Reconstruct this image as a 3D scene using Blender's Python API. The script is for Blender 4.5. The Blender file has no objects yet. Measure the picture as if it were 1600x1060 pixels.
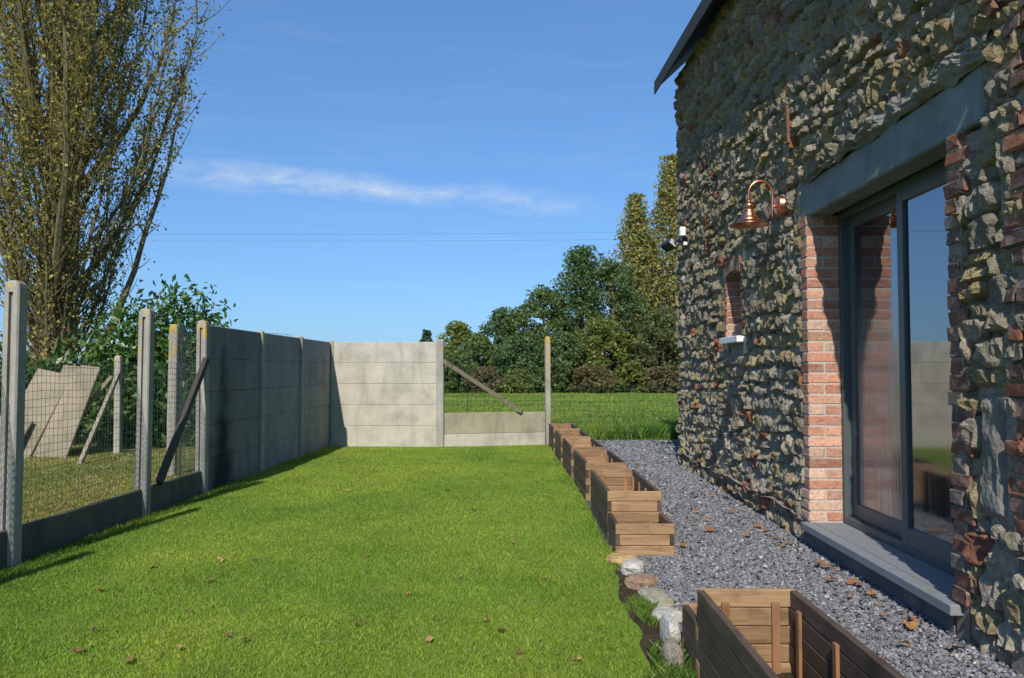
import bpy, math, random
import numpy as np
from mathutils import Vector
R = math.radians
random.seed(7); rng = np.random.default_rng(7)
scene = bpy.context.scene
COL = scene.collection
# ------------------------------------------------------------------ camera
F = 1270.0                                   # focal length in photo pixels
cam_d = bpy.data.cameras.new('camera'); cam = bpy.data.objects.new('camera', cam_d); COL.objects.link(cam)
cam_d.sensor_width = 36; cam_d.lens = F/1600*36; cam_d.clip_end = 8000; cam_d.clip_start = .05
CAMH = 1.46
cam.location = (0, 0, CAMH)
cam.rotation_euler = (R(90+2.2), 0, R(1.26))
scene.camera = cam
# ------------------------------------------------------------------ light
SUN = Vector((.112, .76, -.64)).normalized()            # direction the light travels
elev = math.asin(-SUN.z); rot = math.atan2(-SUN.x, -SUN.y)
sd = bpy.data.lights.new('sun', 'SUN'); sd.energy = 5.0; sd.angle = R(.55); sd.color = (1, .93, .82)
so = bpy.data.objects.new('sun', sd); COL.objects.link(so); so.rotation_euler = SUN.to_track_quat('-Z', 'Y').to_euler()
so.location = (-3, -20, 18)
w = bpy.data.worlds.new('World'); scene.world = w; w.use_nodes = True
nt = w.node_tree; nt.nodes.clear()
def N(nt, typ, **kw):
    n = nt.nodes.new(typ)
    for k, v in kw.items(): setattr(n, k, v)
    return n
sky = N(nt, 'ShaderNodeTexSky', sky_type='NISHITA', sun_disc=False, sun_elevation=elev, sun_rotation=rot)
sky.air_density = 1.0; sky.dust_density = .6; sky.ozone_density = 2.6; sky.altitude = 50
bg = N(nt, 'ShaderNodeBackground'); bg.inputs[1].default_value = .15
out = N(nt, 'ShaderNodeOutputWorld')
geo = N(nt, 'ShaderNodeTexCoord')
L = nt.links.new
# thin cirrus: stretched noise over the whole dome, one denser streak
mp = N(nt, 'ShaderNodeMapping'); mp.inputs['Rotation'].default_value = (0, R(5.5), 0); mp.inputs['Scale'].default_value = (3.2, 3.2, 26)
L(geo.outputs['Generated'], mp.inputs[0])
ns = N(nt, 'ShaderNodeTexNoise'); ns.inputs['Scale'].default_value = 1.6; ns.inputs['Detail'].default_value = 9; ns.inputs['Roughness'].default_value = .62
L(mp.outputs[0], ns.inputs['Vector'])
rp = N(nt, 'ShaderNodeMapRange'); rp.inputs[1].default_value = .5; rp.inputs[2].default_value = .95; rp.inputs[3].default_value = 0; rp.inputs[4].default_value = .13
L(ns.outputs[0], rp.inputs[0])
sx = N(nt, 'ShaderNodeSeparateXYZ'); L(geo.outputs['Generated'], sx.inputs[0])
def M2(op, a, b=None):
    n = N(nt, 'ShaderNodeMath', operation=op)
    for i, v in enumerate((a, b)):
        if v is None: continue
        if isinstance(v, (int, float)): n.inputs[i].default_value = v
        else: L(v, n.inputs[i])
    return n.outputs[0]
ns2 = N(nt, 'ShaderNodeTexNoise'); ns2.inputs['Scale'].default_value = 9; ns2.inputs['Detail'].default_value = 8; ns2.inputs['Roughness'].default_value = .6
mp2 = N(nt, 'ShaderNodeMapping'); mp2.inputs['Scale'].default_value = (1, 1, 4); L(geo.outputs['Generated'], mp2.inputs[0]); L(mp2.outputs[0], ns2.inputs['Vector'])
ns3 = N(nt, 'ShaderNodeTexNoise'); ns3.inputs['Scale'].default_value = 22; ns3.inputs['Detail'].default_value = 9; ns3.inputs['Roughness'].default_value = .68; ns3.inputs['Distortion'].default_value = .6
mp3 = N(nt, 'ShaderNodeMapping'); mp3.inputs['Rotation'].default_value = (0, R(-32), 0); mp3.inputs['Scale'].default_value = (1, 1, 2.6); L(geo.outputs['Generated'], mp3.inputs[0]); L(mp3.outputs[0], ns3.inputs['Vector'])
# streak axis: z = .205 - .085*x  (tangent-plane coords)
az = M2('DIVIDE', sx.outputs[0], M2('MAXIMUM', sx.outputs[1], .05))
al = M2('DIVIDE', sx.outputs[2], M2('MAXIMUM', sx.outputs[1], .05))
wob = M2('MULTIPLY', M2('SUBTRACT', ns2.outputs[0], .5), .035)
dl = M2('ADD', M2('ADD', M2('SUBTRACT', al, .2085), M2('MULTIPLY', az, .095)), wob)
band = M2('SUBTRACT', 1, M2('MINIMUM', M2('ABSOLUTE', M2('DIVIDE', dl, .019)), 1))
ends = M2('SUBTRACT', 1, M2('MINIMUM', M2('POWER', M2('ABSOLUTE', M2('DIVIDE', M2('ADD', az, .2), .30)), 2.5), 1))
st = M2('MULTIPLY', M2('MULTIPLY', M2('POWER', band, .9), ends), M2('MULTIPLY', M2('ADD', ns2.outputs[0], .2), M2('MAXIMUM', M2('MULTIPLY', M2('SUBTRACT', ns3.outputs[0], .27), 2.6), 0)))
fw = M2('GREATER_THAN', sx.outputs[1], .05)
cl = M2('MINIMUM', M2('ADD', M2('MULTIPLY', st, fw), rp.outputs[0]), .8)
mx = N(nt, 'ShaderNodeMix', data_type='RGBA'); L(cl, mx.inputs[0]); 
def VM(op, a, v):
    n = N(nt, 'ShaderNodeVectorMath', operation=op); L(a, n.inputs[0]); n.inputs[1].default_value = v; return n.outputs[0]
gm_ = N(nt, 'ShaderNodeGamma'); gm_.inputs[1].default_value = .66; L(VM('MULTIPLY', sky.outputs[0], (.15, .15, .15)), gm_.inputs[0])
L(VM('MULTIPLY', gm_.outputs[0], (.365/.15, .60/.15, .91/.15)), mx.inputs[6]); mx.inputs[7].default_value = (4.6, 5.2, 6.0, 1)
L(mx.outputs[2], bg.inputs[0]); L(bg.outputs[0], out.inputs[0])
scene.view_settings.view_transform = 'Standard'; scene.view_settings.look = 'None'
scene.view_settings.exposure = 0; scene.view_settings.gamma = 1
scene.render.engine = 'CYCLES'
scene.cycles.max_bounces = 6; scene.cycles.transparent_max_bounces = 12

# ------------------------------------------------------------------ helpers
def hsh(i, j, k, s):
    n = (i*374761393 + j*668265263 + k*1440662683 + s*974711) & 0xffffffff
    n = ((n ^ (n >> 13))*1274126177) & 0xffffffff
    return ((n ^ (n >> 16)) & 0xffff)/65535.0
def vn(x, y, z=0., s=0):
    x, y, z = np.broadcast_arrays(np.asarray(x, float), np.asarray(y, float), np.asarray(z, float))
    i, j, k = [np.floor(a).astype(np.int64) for a in (x, y, z)]
    u, v, t = x-i, y-j, z-k
    u, v, t = [a*a*(3-2*a) for a in (u, v, t)]
    r = 0
    for a in (0, 1):
        for b in (0, 1):
            for c in (0, 1):
                r = r + hsh(i+a, j+b, k+c, s)*(u if a else 1-u)*(v if b else 1-v)*(t if c else 1-t)
    return r
def fbm(x, y, z=0., s=0, o=3):
    r = 0; a = .5
    for q in range(o): r = r + a*(vn(x*2**q, y*2**q, np.asarray(z)*2**q, s+q*17)-.5)*2; a *= .5
    return r
class MB:
    def __init__(s): s.v = []; s.f = []
    def add(s, vs, fs):
        o = len(s.v); s.v += [tuple(p) for p in vs]; s.f += [tuple(i+o for i in f) for f in fs]; return s
    def box(s, a, b):
        (x0, y0, z0), (x1, y1, z1) = a, b
        return s.add([(x0,y0,z0),(x1,y0,z0),(x1,y1,z0),(x0,y1,z0),(x0,y0,z1),(x1,y0,z1),(x1,y1,z1),(x0,y1,z1)],
              [(0,3,2,1),(4,5,6,7),(0,1,5,4),(1,2,6,5),(2,3,7,6),(3,0,4,7)])
    def bbox(s, a, b, c=.004):                       # chamfered box (48 tris)
        lo = np.minimum(a, b); hi = np.maximum(a, b); vs = []; 
        idx = {}
        for sx_ in (0, 1):
            for sy_ in (0, 1):
                for sz_ in (0, 1):
                    for ax in range(3):
                        p = [(hi if q else lo)[d] + ((-c if q else c)) for d, q in enumerate((sx_, sy_, sz_))]
                        p[ax] = (hi if (sx_, sy_, sz_)[ax] else lo)[ax]
                        idx[(sx_, sy_, sz_, ax)] = len(vs); vs.append(p)
        I = lambda t, ax: idx[(t[0], t[1], t[2], ax)]
        fs = []
        for ax in range(3):
            o1, o2 = [d for d in range(3) if d != ax]
            for q in (0, 1):
                loop = []
                for a1, a2 in ((0,0),(1,0),(1,1),(0,1)):
                    t = [0,0,0]; t[ax] = q; t[o1] = a1; t[o2] = a2; loop.append(I(t, ax))
                fs.append(loop)
            for a1 in (0, 1):                        # edges along ax
                for a2 in (0, 1):
                    t0 = [0,0,0]; t0[o1] = a1; t0[o2] = a2; t1 = list(t0); t1[ax] = 1
                    fs.append([I(t0, o1), I(t1, o1), I(t1, o2), I(t0, o2)])
        for sx_ in (0, 1):
            for sy_ in (0, 1):
                for sz_ in (0, 1): fs.append([I((sx_,sy_,sz_), d) for d in range(3)])
        return s.add(vs, fs)
    def tube(s, pts, rad, n=6, cap=True):
        pts = [Vector(p) for p in pts]; rad = rad if hasattr(rad, '__len__') else [rad]*len(pts)
        o = len(s.v); up = None
        for i, p in enumerate(pts):
            d = (pts[min(i+1, len(pts)-1)] - pts[max(i-1, 0)]).normalized()
            if up is None: up = d.orthogonal().normalized()
            up = (up - d*up.dot(d)).normalized(); sd_ = d.cross(up)
            for k in range(n):
                a = 2*math.pi*k/n; s.v.append(tuple(p + (up*math.cos(a)+sd_*math.sin(a))*rad[i]))
        for i in range(len(pts)-1):
            for k in range(n):
                s.f.append((o+i*n+k, o+i*n+(k+1)%n, o+(i+1)*n+(k+1)%n, o+(i+1)*n+k))
        if cap: s.f.append(tuple(o+k for k in reversed(range(n)))); s.f.append(tuple(o+(len(pts)-1)*n+k for k in range(n)))
        return s
    def bar(s, a, b, wd, th, side=(1, 0, 0)):        # rectangular bar a->b; wd across 'side'
        a, b = Vector(a), Vector(b); d = (b-a).normalized(); sd_ = Vector(side); sd_ = (sd_-d*sd_.dot(d)).normalized(); u = d.cross(sd_)
        vs = [p + sd_*(i*wd/2) + u*(j*th/2) for p in (a, b) for i, j in ((-1,-1),(1,-1),(1,1),(-1,1))]
        return s.add(vs, [(0,1,2,3),(7,6,5,4),(0,4,5,1),(1,5,6,2),(2,6,7,3),(3,7,4,0)])
    def lathe(s, prof, n=24, c=(0, 0, 0)):
        o = len(s.v)
        for r, z in prof:
            for k in range(n):
                a = 2*math.pi*k/n; s.v.append((c[0]+r*math.cos(a), c[1]+r*math.sin(a), c[2]+z))
        for i in range(len(prof)-1):
            for k in range(n): s.f.append((o+i*n+k, o+i*n+(k+1)%n, o+(i+1)*n+(k+1)%n, o+(i+1)*n+k))
        return s
    def mesh(s, name):
        m = bpy.data.meshes.new(name); m.from_pydata(s.v, [], s.f); return m
    def build(s, name, mat, parent=None, smooth=False, tint=None):
        return link(name, s.mesh(name), mat, parent, smooth, tint)
def fix(m):
    import bmesh
    b = bmesh.new(); b.from_mesh(m); bmesh.ops.recalc_face_normals(b, faces=b.faces); b.to_mesh(m); b.free()
def link(name, m, mat, parent=None, smooth=False, tint=None):
    if mat and not m.materials: m.materials.append(mat)
    if len(m.vertices) < 200000 and smooth != 'raw': fix(m)
    if smooth is True: m.polygons.foreach_set('use_smooth', [True]*len(m.polygons))
    if tint is not None: set_tint(m, np.tile(tint, (len(m.vertices), 1)))
    o = bpy.data.objects.new(name, m); COL.objects.link(o)
    if parent: o.parent = parent
    return o
def set_tint(m, cols):
    a = m.attributes.get('tint') or m.attributes.new('tint', 'FLOAT_COLOR', 'POINT')
    c = np.ones((len(m.vertices), 4), np.float32); c[:, :3] = cols; a.data.foreach_set('color', c.ravel())
def npmesh(name, V, nper, tri=None):
    """V: (n, k, 3) polygons with k verts each, fast"""
    n, k, _ = V.shape; m = bpy.data.meshes.new(name)
    m.vertices.add(n*k); m.vertices.foreach_set('co', V.astype(np.float32).ravel())
    m.loops.add(n*k); m.loops.foreach_set('vertex_index', np.arange(n*k, dtype=np.int32))
    m.polygons.add(n); m.polygons.foreach_set('loop_start', np.arange(0, n*k, k, dtype=np.int32))
    m.update(calc_edges=True); m.validate(); return m
def thing(name, label, cat, loc=(0, 0, 0), group=None):
    o = bpy.data.objects.new(name, None); COL.objects.link(o); o.location = loc; o.empty_display_size = .1
    return tag(o, label, cat, group)
def tag(o, label=None, cat=None, group=None, kind=None):
    for k, v in (('label', label), ('category', cat), ('group', group), ('kind', kind)):
        if v: o[k] = v
    return o
# ------------------------------------------------------------------ materials
def mat(name):
    m = bpy.data.materials.new(name); m.use_nodes = True; t = m.node_tree
    return m, t, t.nodes['Principled BSDF']
def ramp(t, src, stops):
    r = N(t, 'ShaderNodeValToRGB'); e = r.color_ramp.elements
    while len(e) > 1: e.remove(e[-1])
    for i, (p, c) in enumerate(stops):
        q = e[0] if i == 0 else e.new(p); q.position = p; q.color = (*c, 1) if len(c) == 3 else c
    t.links.new(src, r.inputs[0]); return r.outputs[0]
def noise(t, scale, detail=6, rough=.6, vec=None, dist=0):
    n = N(t, 'ShaderNodeTexNoise'); n.inputs['Scale'].default_value = scale; n.inputs['Detail'].default_value = detail
    n.inputs['Roughness'].default_value = rough; n.inputs['Distortion'].default_value = dist
    if vec is None: vec = N(t, 'ShaderNodeNewGeometry').outputs['Position']
    t.links.new(vec, n.inputs['Vector']); return n.outputs[0]
def scaled(t, sc, world=True):
    m = N(t, 'ShaderNodeMapping'); m.inputs['Scale'].default_value = sc
    t.links.new(N(t, 'ShaderNodeNewGeometry').outputs['Position'] if world else N(t, 'ShaderNodeTexCoord').outputs['Object'], m.inputs[0]); return m.outputs[0]
def mix(t, f, a, b, bl='MIX'):
    m = N(t, 'ShaderNodeMix', data_type='RGBA', blend_type=bl)
    for i, v in ((0, f), (6, a), (7, b)):
        if isinstance(v, (int, float)): m.inputs[i].default_value = v
        elif isinstance(v, tuple): m.inputs[i].default_value = (*v, 1)
        else: t.links.new(v, m.inputs[i])
    return m.outputs[2]
def bump(t, p, h, st=.5, d=.01):
    b = N(t, 'ShaderNodeBump'); b.inputs['Strength'].default_value = st; b.inputs['Distance'].default_value = d
    t.links.new(h, b.inputs['Height']); t.links.new(b.outputs[0], p.inputs['Normal'])
def attr(t, nm='tint'):
    a = N(t, 'ShaderNodeAttribute'); a.attribute_name = nm; return a.outputs['Color']
def rng_map(t, src, a, b, c=0., d=1.):
    n = N(t, 'ShaderNodeMapRange'); t.links.new(src, n.inputs[0])
    for i, v in enumerate((a, b, c, d)): n.inputs[i+1].default_value = v
    return n.outputs[0]
def simple(name, col, rough=.6, metal=0, ns=None, amp=.3, bmp=0):
    m, t, p = mat(name); p.inputs['Roughness'].default_value = rough; p.inputs['Metallic'].default_value = metal
    n = noise(t, ns or 30)
    lo = tuple(c*(1-amp) for c in col); hi = tuple(min(1, c*(1+amp)) for c in col)
    t.links.new(ramp(t, n, [(.3, lo), (.7, hi)]), p.inputs['Base Color'])
    if bmp: bump(t, p, n, bmp, .005)
    return m
def stone_mat():
    m, t, p = mat('rubble_stone'); p.inputs['Roughness'].default_value = .95; p.inputs['Specular IOR Level'].default_value = .15
    n1 = noise(t, 26, 8, .7); n2 = noise(t, 7, 5, .6); n3 = noise(t, 90, 4, .6)
    c = mix(t, 1., attr(t), ramp(t, n1, [(.28, (.5, .5, .5)), (.5, (.95, .94, .92)), (.72, (1.35, 1.32, 1.25))]), 'MULTIPLY')
    c = mix(t, rng_map(t, n2, .57, .72, 0, .4), c, (.27, .235, .12))           # ochre lichen
    c = mix(t, rng_map(t, noise(t, 11, 6, .7), .6, .72, 0, .55), c, (.36, .36, .34))   # lime wash remnants
    t.links.new(c, p.inputs['Base Color'])
    h = N(t, 'ShaderNodeMath', operation='ADD'); t.links.new(n1, h.inputs[0]); t.links.new(n3, h.inputs[1])
    bump(t, p, h.outputs[0], .9, .02); return m
def brick_mat():
    m, t, p = mat('brick'); p.inputs['Roughness'].default_value = .9; p.inputs['Specular IOR Level'].default_value = .2
    n1 = noise(t, 35, 7, .65)
    c = mix(t, 1., attr(t), ramp(t, n1, [(.3, (.6, .58, .6)), (.5, (1, 1, 1)), (.75, (1.35, 1.35, 1.3))]), 'MULTIPLY')
    c = mix(t, rng_map(t, noise(t, 14, 6, .7), .5, .72, 0, .6), c, (.40, .355, .31))
    t.links.new(c, p.inputs['Base Color']); bump(t, p, n1, .6, .008); return m
def mortar_mat():
    m, t, p = mat('mortar'); p.inputs['Roughness'].default_value = .95; p.inputs['Specular IOR Level'].default_value = .1
    n1 = noise(t, 30, 8, .7)
    c = ramp(t, n1, [(.3, (.16, .14, .11)), (.5, (.29, .26, .21)), (.75, (.42, .385, .32))])
    c = mix(t, rng_map(t, noise(t, 3, 5, .6), .5, .7, 0, .5), c, (.17, .15, .09))
    t.links.new(c, p.inputs['Base Color']); bump(t, p, n1, 1, .02); return m
def concrete_mat(name, base=(.44, .42, .37), stain=False, lichen=0.):
    m, t, p = mat(name); p.inputs['Roughness'].default_value = .92; p.inputs['Specular IOR Level'].default_value = .2
    n1 = noise(t, 2.2, 7, .62); n2 = noise(t, 55, 4, .7); n3 = noise(t, 1, 5, .6, scaled(t, (5, 5, 1.1)))
    b = base
    c = ramp(t, n1, [(.3, tuple(x*.72 for x in b)), (.5, b), (.72, tuple(x*1.18 for x in b))])
    c = mix(t, 1., c, ramp(t, n2, [(.25, (.78, .78, .78)), (.6, (1.06, 1.06, 1.06))]), 'MULTIPLY')
    c = mix(t, rng_map(t, n3, .5, .75, 0, .55), c, tuple(x*.48 for x in b))
    c = mix(t, rng_map(t, noise(t, 6, 5, .7), .6, .75, 0, .5), c, (.34, .29, .14))
    pos = N(t, 'ShaderNodeSeparateXYZ'); t.links.new(N(t, 'ShaderNodeNewGeometry').outputs['Position'], pos.inputs[0])
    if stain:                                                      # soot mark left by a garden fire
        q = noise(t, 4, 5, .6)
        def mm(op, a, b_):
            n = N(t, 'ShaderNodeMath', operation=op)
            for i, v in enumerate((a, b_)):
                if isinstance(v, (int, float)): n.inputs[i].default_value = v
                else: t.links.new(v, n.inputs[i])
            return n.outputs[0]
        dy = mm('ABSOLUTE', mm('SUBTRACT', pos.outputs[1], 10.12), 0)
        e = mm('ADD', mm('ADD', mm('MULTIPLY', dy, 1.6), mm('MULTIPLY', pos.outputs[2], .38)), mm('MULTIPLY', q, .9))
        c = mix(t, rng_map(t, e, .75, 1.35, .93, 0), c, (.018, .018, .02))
    if lichen:
        lz = rng_map(t, pos.outputs[2], 1.2, 2.1, 0, .2)
        ad = N(t, 'ShaderNodeMath', operation='ADD'); t.links.new(lz, ad.inputs[0]); t.links.new(noise(t, 7, 6, .7), ad.inputs[1])
        c = mix(t, rng_map(t, ad.outputs[0], .74-lichen*.12, .82-lichen*.12, 0, .85), c, (.50, .33, .03))
    t.links.new(c, p.inputs['Base Color']); bump(t, p, n2, .5, .006); return m
def wood_mat(name, a, b, axis=1):
    m, t, p = mat(name); p.inputs['Roughness'].default_value = .75; p.inputs['Specular IOR Level'].default_value = .3
    tc = N(t, 'ShaderNodeTexCoord').outputs['Object']
    ln = N(t, 'ShaderNodeMapping'); s = [38, 38, 38]; s[axis] = 2.2; ln.inputs['Scale'].default_value = s
    oi = N(t, 'ShaderNodeObjectInfo'); va = N(t, 'ShaderNodeVectorMath', operation='ADD'); t.links.new(tc, va.inputs[0]); 
    sc = N(t, 'ShaderNodeVectorMath', operation='SCALE'); sc.inputs[3].default_value = 9; t.links.new(oi.outputs['Location'], sc.inputs[0]); t.links.new(sc.outputs[0], va.inputs[1])
    t.links.new(va.outputs[0], ln.inputs[0]); g = noise(t, 1, 6, .6, ln.outputs[0], 1.2)
    c = ramp(t, g, [(.3, a), (.7, b)])
    c = mix(t, 1., c, ramp(t, oi.outputs['Random'], [(0, (.72, .7, .68)), (.5, (1, 1, 1)), (1, (1.22, 1.2, 1.15))]), 'MULTIPLY')
    c = mix(t, rng_map(t, noise(t, 5, 5, .6, va.outputs[0]), .52, .72, 0, .65), c, tuple(x*.42 for x in a))
    t.links.new(c, p.inputs['Base Color']); bump(t, p, g, .5, .003); return m
def leaf_mat(name, trans=.35, rough=.5, spec=.3, hue=1.0):
    m, t, p = mat(name); p.inputs['Roughness'].default_value = rough; p.inputs['Specular IOR Level'].default_value = spec
    c = attr(t); t.links.new(c, p.inputs['Base Color'])
    tr = N(t, 'ShaderNodeBsdfTranslucent'); t.links.new(mix(t, 1., c, (1.25, 1.2, .55), 'MULTIPLY'), tr.inputs[0])
    mxs = N(t, 'ShaderNodeMixShader'); mxs.inputs[0].default_value = trans
    t.links.new(p.outputs[0], mxs.inputs[1]); t.links.new(tr.outputs[0], mxs.inputs[2])
    t.links.new(mxs.outputs[0], t.nodes['Material Output'].inputs[0]); return m
def bark_mat():
    m, t, p = mat('bark'); p.inputs['Roughness'].default_value = .95
    n1 = noise(t, 1, 7, .7, scaled(t, (22, 22, 4)))
    c = ramp(t, n1, [(.3, (.055, .043, .025)), (.5, (.155, .13, .06)), (.75, (.27, .23, .105))])
    t.links.new(c, p.inputs['Base Color']); bump(t, p, n1, .9, .03); return m
def ground_mat(name, stops, sc=3, fine=60, bm=.6):
    m, t, p = mat(name); p.inputs['Roughness'].default_value = .95; p.inputs['Specular IOR Level'].default_value = .1
    c = ramp(t, noise(t, sc, 9, .65), stops)
    f = noise(t, fine, 4, .7)
    c = mix(t, 1., c, ramp(t, f, [(.25, (.6, .6, .6)), (.7, (1.3, 1.3, 1.3))]), 'MULTIPLY')
    t.links.new(c, p.inputs['Base Color']); bump(t, p, f, bm, .03); return m
def field_mat():
    m, t, p = mat('field_grass'); p.inputs['Roughness'].default_value = .95; p.inputs['Specular IOR Level'].default_value = .1
    n = noise(t, 1, 8, .65, scaled(t, (.12, .5, 1)))
    c = ramp(t, n, [(.3, (.13, .20, .035)), (.5, (.17, .26, .045)), (.7, (.21, .285, .06))])
    c = mix(t, rng_map(t, noise(t, 1, 6, .7, scaled(t, (.5, .9, 1))), .54, .68, 0, .6), c, (.19, .17, .075))
    pos = N(t, 'ShaderNodeSeparateXYZ'); t.links.new(N(t, 'ShaderNodeNewGeometry').outputs['Position'], pos.inputs[0])
    ad = N(t, 'ShaderNodeMath', operation='MULTIPLY_ADD'); t.links.new(noise(t, .8, 5, .6), ad.inputs[0]); ad.inputs[1].default_value = 5; t.links.new(pos.outputs[1], ad.inputs[2])
    c = mix(t, rng_map(t, ad.outputs[0], 22, 27, .75, 0), c, (.16, .135, .06))      # bare stubble margin of the field
    t.links.new(c, p.inputs['Base Color']); bump(t, p, noise(t, 12, 5, .7), .6, .05); return m
def glass_mat(name, rough=0., streak=False, amt=.35, rmax=.35, ztop=1.72):
    m, t, p = mat(name); t.nodes.remove(p)
    fr = N(t, 'ShaderNodeFresnel'); fr.inputs[0].default_value = 3.8
    gl = N(t, 'ShaderNodeBsdfGlossy'); gl.inputs['Color'].default_value = (.93, .95, 1, 1); gl.inputs['Roughness'].default_value = rough
    tr = N(t, 'ShaderNodeBsdfTransparent'); tr.inputs[0].default_value = (.72, .78, .76, 1)
    ms = N(t, 'ShaderNodeMixShader'); t.links.new(fr.outputs[0], ms.inputs[0]); t.links.new(tr.outputs[0], ms.inputs[1]); t.links.new(gl.outputs[0], ms.inputs[2])
    last = ms
    if streak:                                                     # condensation running down the lower half
        pos = N(t, 'ShaderNodeSeparateXYZ'); t.links.new(N(t, 'ShaderNodeNewGeometry').outputs['Position'], pos.inputs[0])
        s = noise(t, 1, 4, .6, scaled(t, (60, 60, 1.3)))
        z = rng_map(t, pos.outputs[2], ztop, ztop-.85, 0, 1)
        q = N(t, 'ShaderNodeMath', operation='MULTIPLY'); t.links.new(z, q.inputs[0]); t.links.new(rng_map(t, s, .35, .7, .1, .5), q.inputs[1])
        gr = N(t, 'ShaderNodeMapRange'); t.links.new(q.outputs[0], gr.inputs[0]); gr.inputs[4].default_value = rmax
        t.links.new(gr.outputs[0], gl.inputs['Roughness'])
        df = N(t, 'ShaderNodeBsdfDiffuse'); df.inputs[0].default_value = (.5, .5, .48, 1)
        m3 = N(t, 'ShaderNodeMixShader'); k = N(t, 'ShaderNodeMath', operation='MULTIPLY'); t.links.new(q.outputs[0], k.inputs[0]); k.inputs[1].default_value = amt
        t.links.new(k.outputs[0], m3.inputs[0]); t.links.new(ms.outputs[0], m3.inputs[1]); t.links.new(df.outputs[0], m3.inputs[2]); last = m3
    t.links.new(last.outputs[0], t.nodes['Material Output'].inputs[0]); return m
M = dict(stone=stone_mat(), brick=brick_mat(), mortar=mortar_mat(), conc=concrete_mat('concrete', (.46, .43, .365)), conc_st=concrete_mat('shaded_sooty_concrete', (.20, .20, .195), stain=True),  # sooty bay: its shade is also put into the dark base
    conc_l=concrete_mat('lichened_concrete', (.36, .34, .29), lichen=1), conc_p=concrete_mat('post_concrete', (.34, .325, .29), lichen=.3),
    conc_old=concrete_mat('mossy_concrete', (.33, .30, .22)), conc_d=concrete_mat('shaded_grimy_concrete', (.26, .26, .25)), conc_b=concrete_mat('streaked_concrete', (.28, .24, .17)), conc_k=concrete_mat('shaded_concrete', (.13, .125, .105)), tdark=wood_mat('shaded_timber', (.035, .03, .026), (.085, .075, .062), 2),  # grimy wall, low slab and brace colours darkened to carry their shade
    lintel=concrete_mat('lintel_concrete', (.20, .225, .235)), sill=simple('bluestone', (.20, .215, .225), .7, 0, 40, .2, .2),
    plinth=concrete_mat('plinth_render', (.13, .135, .14)), cement=concrete_mat('rough_cement', (.20, .19, .165)),
    frame=simple('anthracite_frame', (.075, .09, .092), .45, 0, 20, .08), glass=glass_mat('pane_glass'), glass_w=glass_mat('streaked_glass', .0, True, .18, .3), glass_m=glass_mat('misted_glass', .0, True, .75, .75, 2.3),
    room=simple('dark_room', (.06, .055, .05), .9), copper=simple('brushed_copper', (.60, .26, .15), .33, 1, 14, .25),
    white=simple('white_plastic', (.8, .8, .8), .4), black=simple('black_metal', (.02, .02, .022), .4), lens=simple('lamp_lens', (.45, .47, .48), .15),
    roofm=simple('dark_roof', (.035, .035, .037), .8, 0, 12, .3, .3), rust=simple('rusty_iron', (.16, .075, .04), .85, 0, 45, .45, .5),
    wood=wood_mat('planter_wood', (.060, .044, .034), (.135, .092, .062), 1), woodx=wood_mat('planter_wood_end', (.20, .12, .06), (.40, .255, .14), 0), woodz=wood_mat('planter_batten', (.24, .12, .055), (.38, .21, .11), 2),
    old=wood_mat('weathered_timber', (.10, .09, .07), (.24, .215, .165), 2), wire=simple('galvanised_wire', (.17, .18, .17), .5, .6), gwire=simple('green_wire', (.03, .10, .06), .5), stk=simple('green_stake', (.02, .045, .035), .5),
    bark=bark_mat(), leaf=leaf_mat('leaves', .35), gloss=leaf_mat('glossy_leaves', .22, .4, .4), blade=leaf_mat('grass_blades', .4, .55, .3),
    dead=leaf_mat('dead_leaves', .15, .7, .2), joint=simple('lime_joint', (.44, .40, .35), .95, 0, 60, .2, .4), gravel=leaf_mat('slate_chips', 0., .7, .35),
    field=field_mat(), lawn=ground_mat('lawn_soil', [(.3, (.135, .22, .026)), (.55, (.17, .27, .034)), (.75, (.2, .27, .046))], 2.5, 70),
    bed=ground_mat('gravel_bed', [(.3, (.05, .052, .06)), (.6, (.10, .105, .12)), (.8, (.14, .14, .15))], 20, 90), soil=ground_mat('soil', [(.3, (.035, .026, .017)), (.7, (.085, .065, .042))], 9, 80),
    nlawn=ground_mat('neighbour_turf', [(.3, (.16, .2, .05)), (.5, (.2, .22, .06)), (.62, (.26, .2, .09)), (.8, (.28, .2, .1))], 1.3, 50), rock=stone_mat())

# ================================================================== GROUND
def sheet(name, x0, x1, y0, y1, z, m, nx=1, ny=1, kind='structure'):
    xs = np.linspace(x0, x1, nx+1); ys = np.linspace(y0, y1, ny+1); b = MB()
    b.v = [(x, y, z) for y in ys for x in xs]
    b.f = [(j*(nx+1)+i, j*(nx+1)+i+1, (j+1)*(nx+1)+i+1, (j+1)*(nx+1)+i) for j in range(ny) for i in range(nx)]
    return tag(b.build(name, m), kind=kind)
sheet('ground', -2500, 2500, -2500, 2500, 0, M['field'], 20, 20)
sheet('neighbour_lawn', -16, -3.9, -2, 15.6, .004, M['nlawn'])
sheet('gravel_bed', .62, 2.34, -2, 16.75, .008, M['bed'])
sheet('gravel_path', 2.34, 7, 12.62, 16.75, .008, M['bed'])
sheet('lawn', -3.82, .8, -2, 15.9, .004, M['lawn'])
def plx(y): return np.interp(y, [2, 4.3, 6.2, 9.2, 16], [.82, .785, .672, .62, .36])      # left line of the planters

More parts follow.
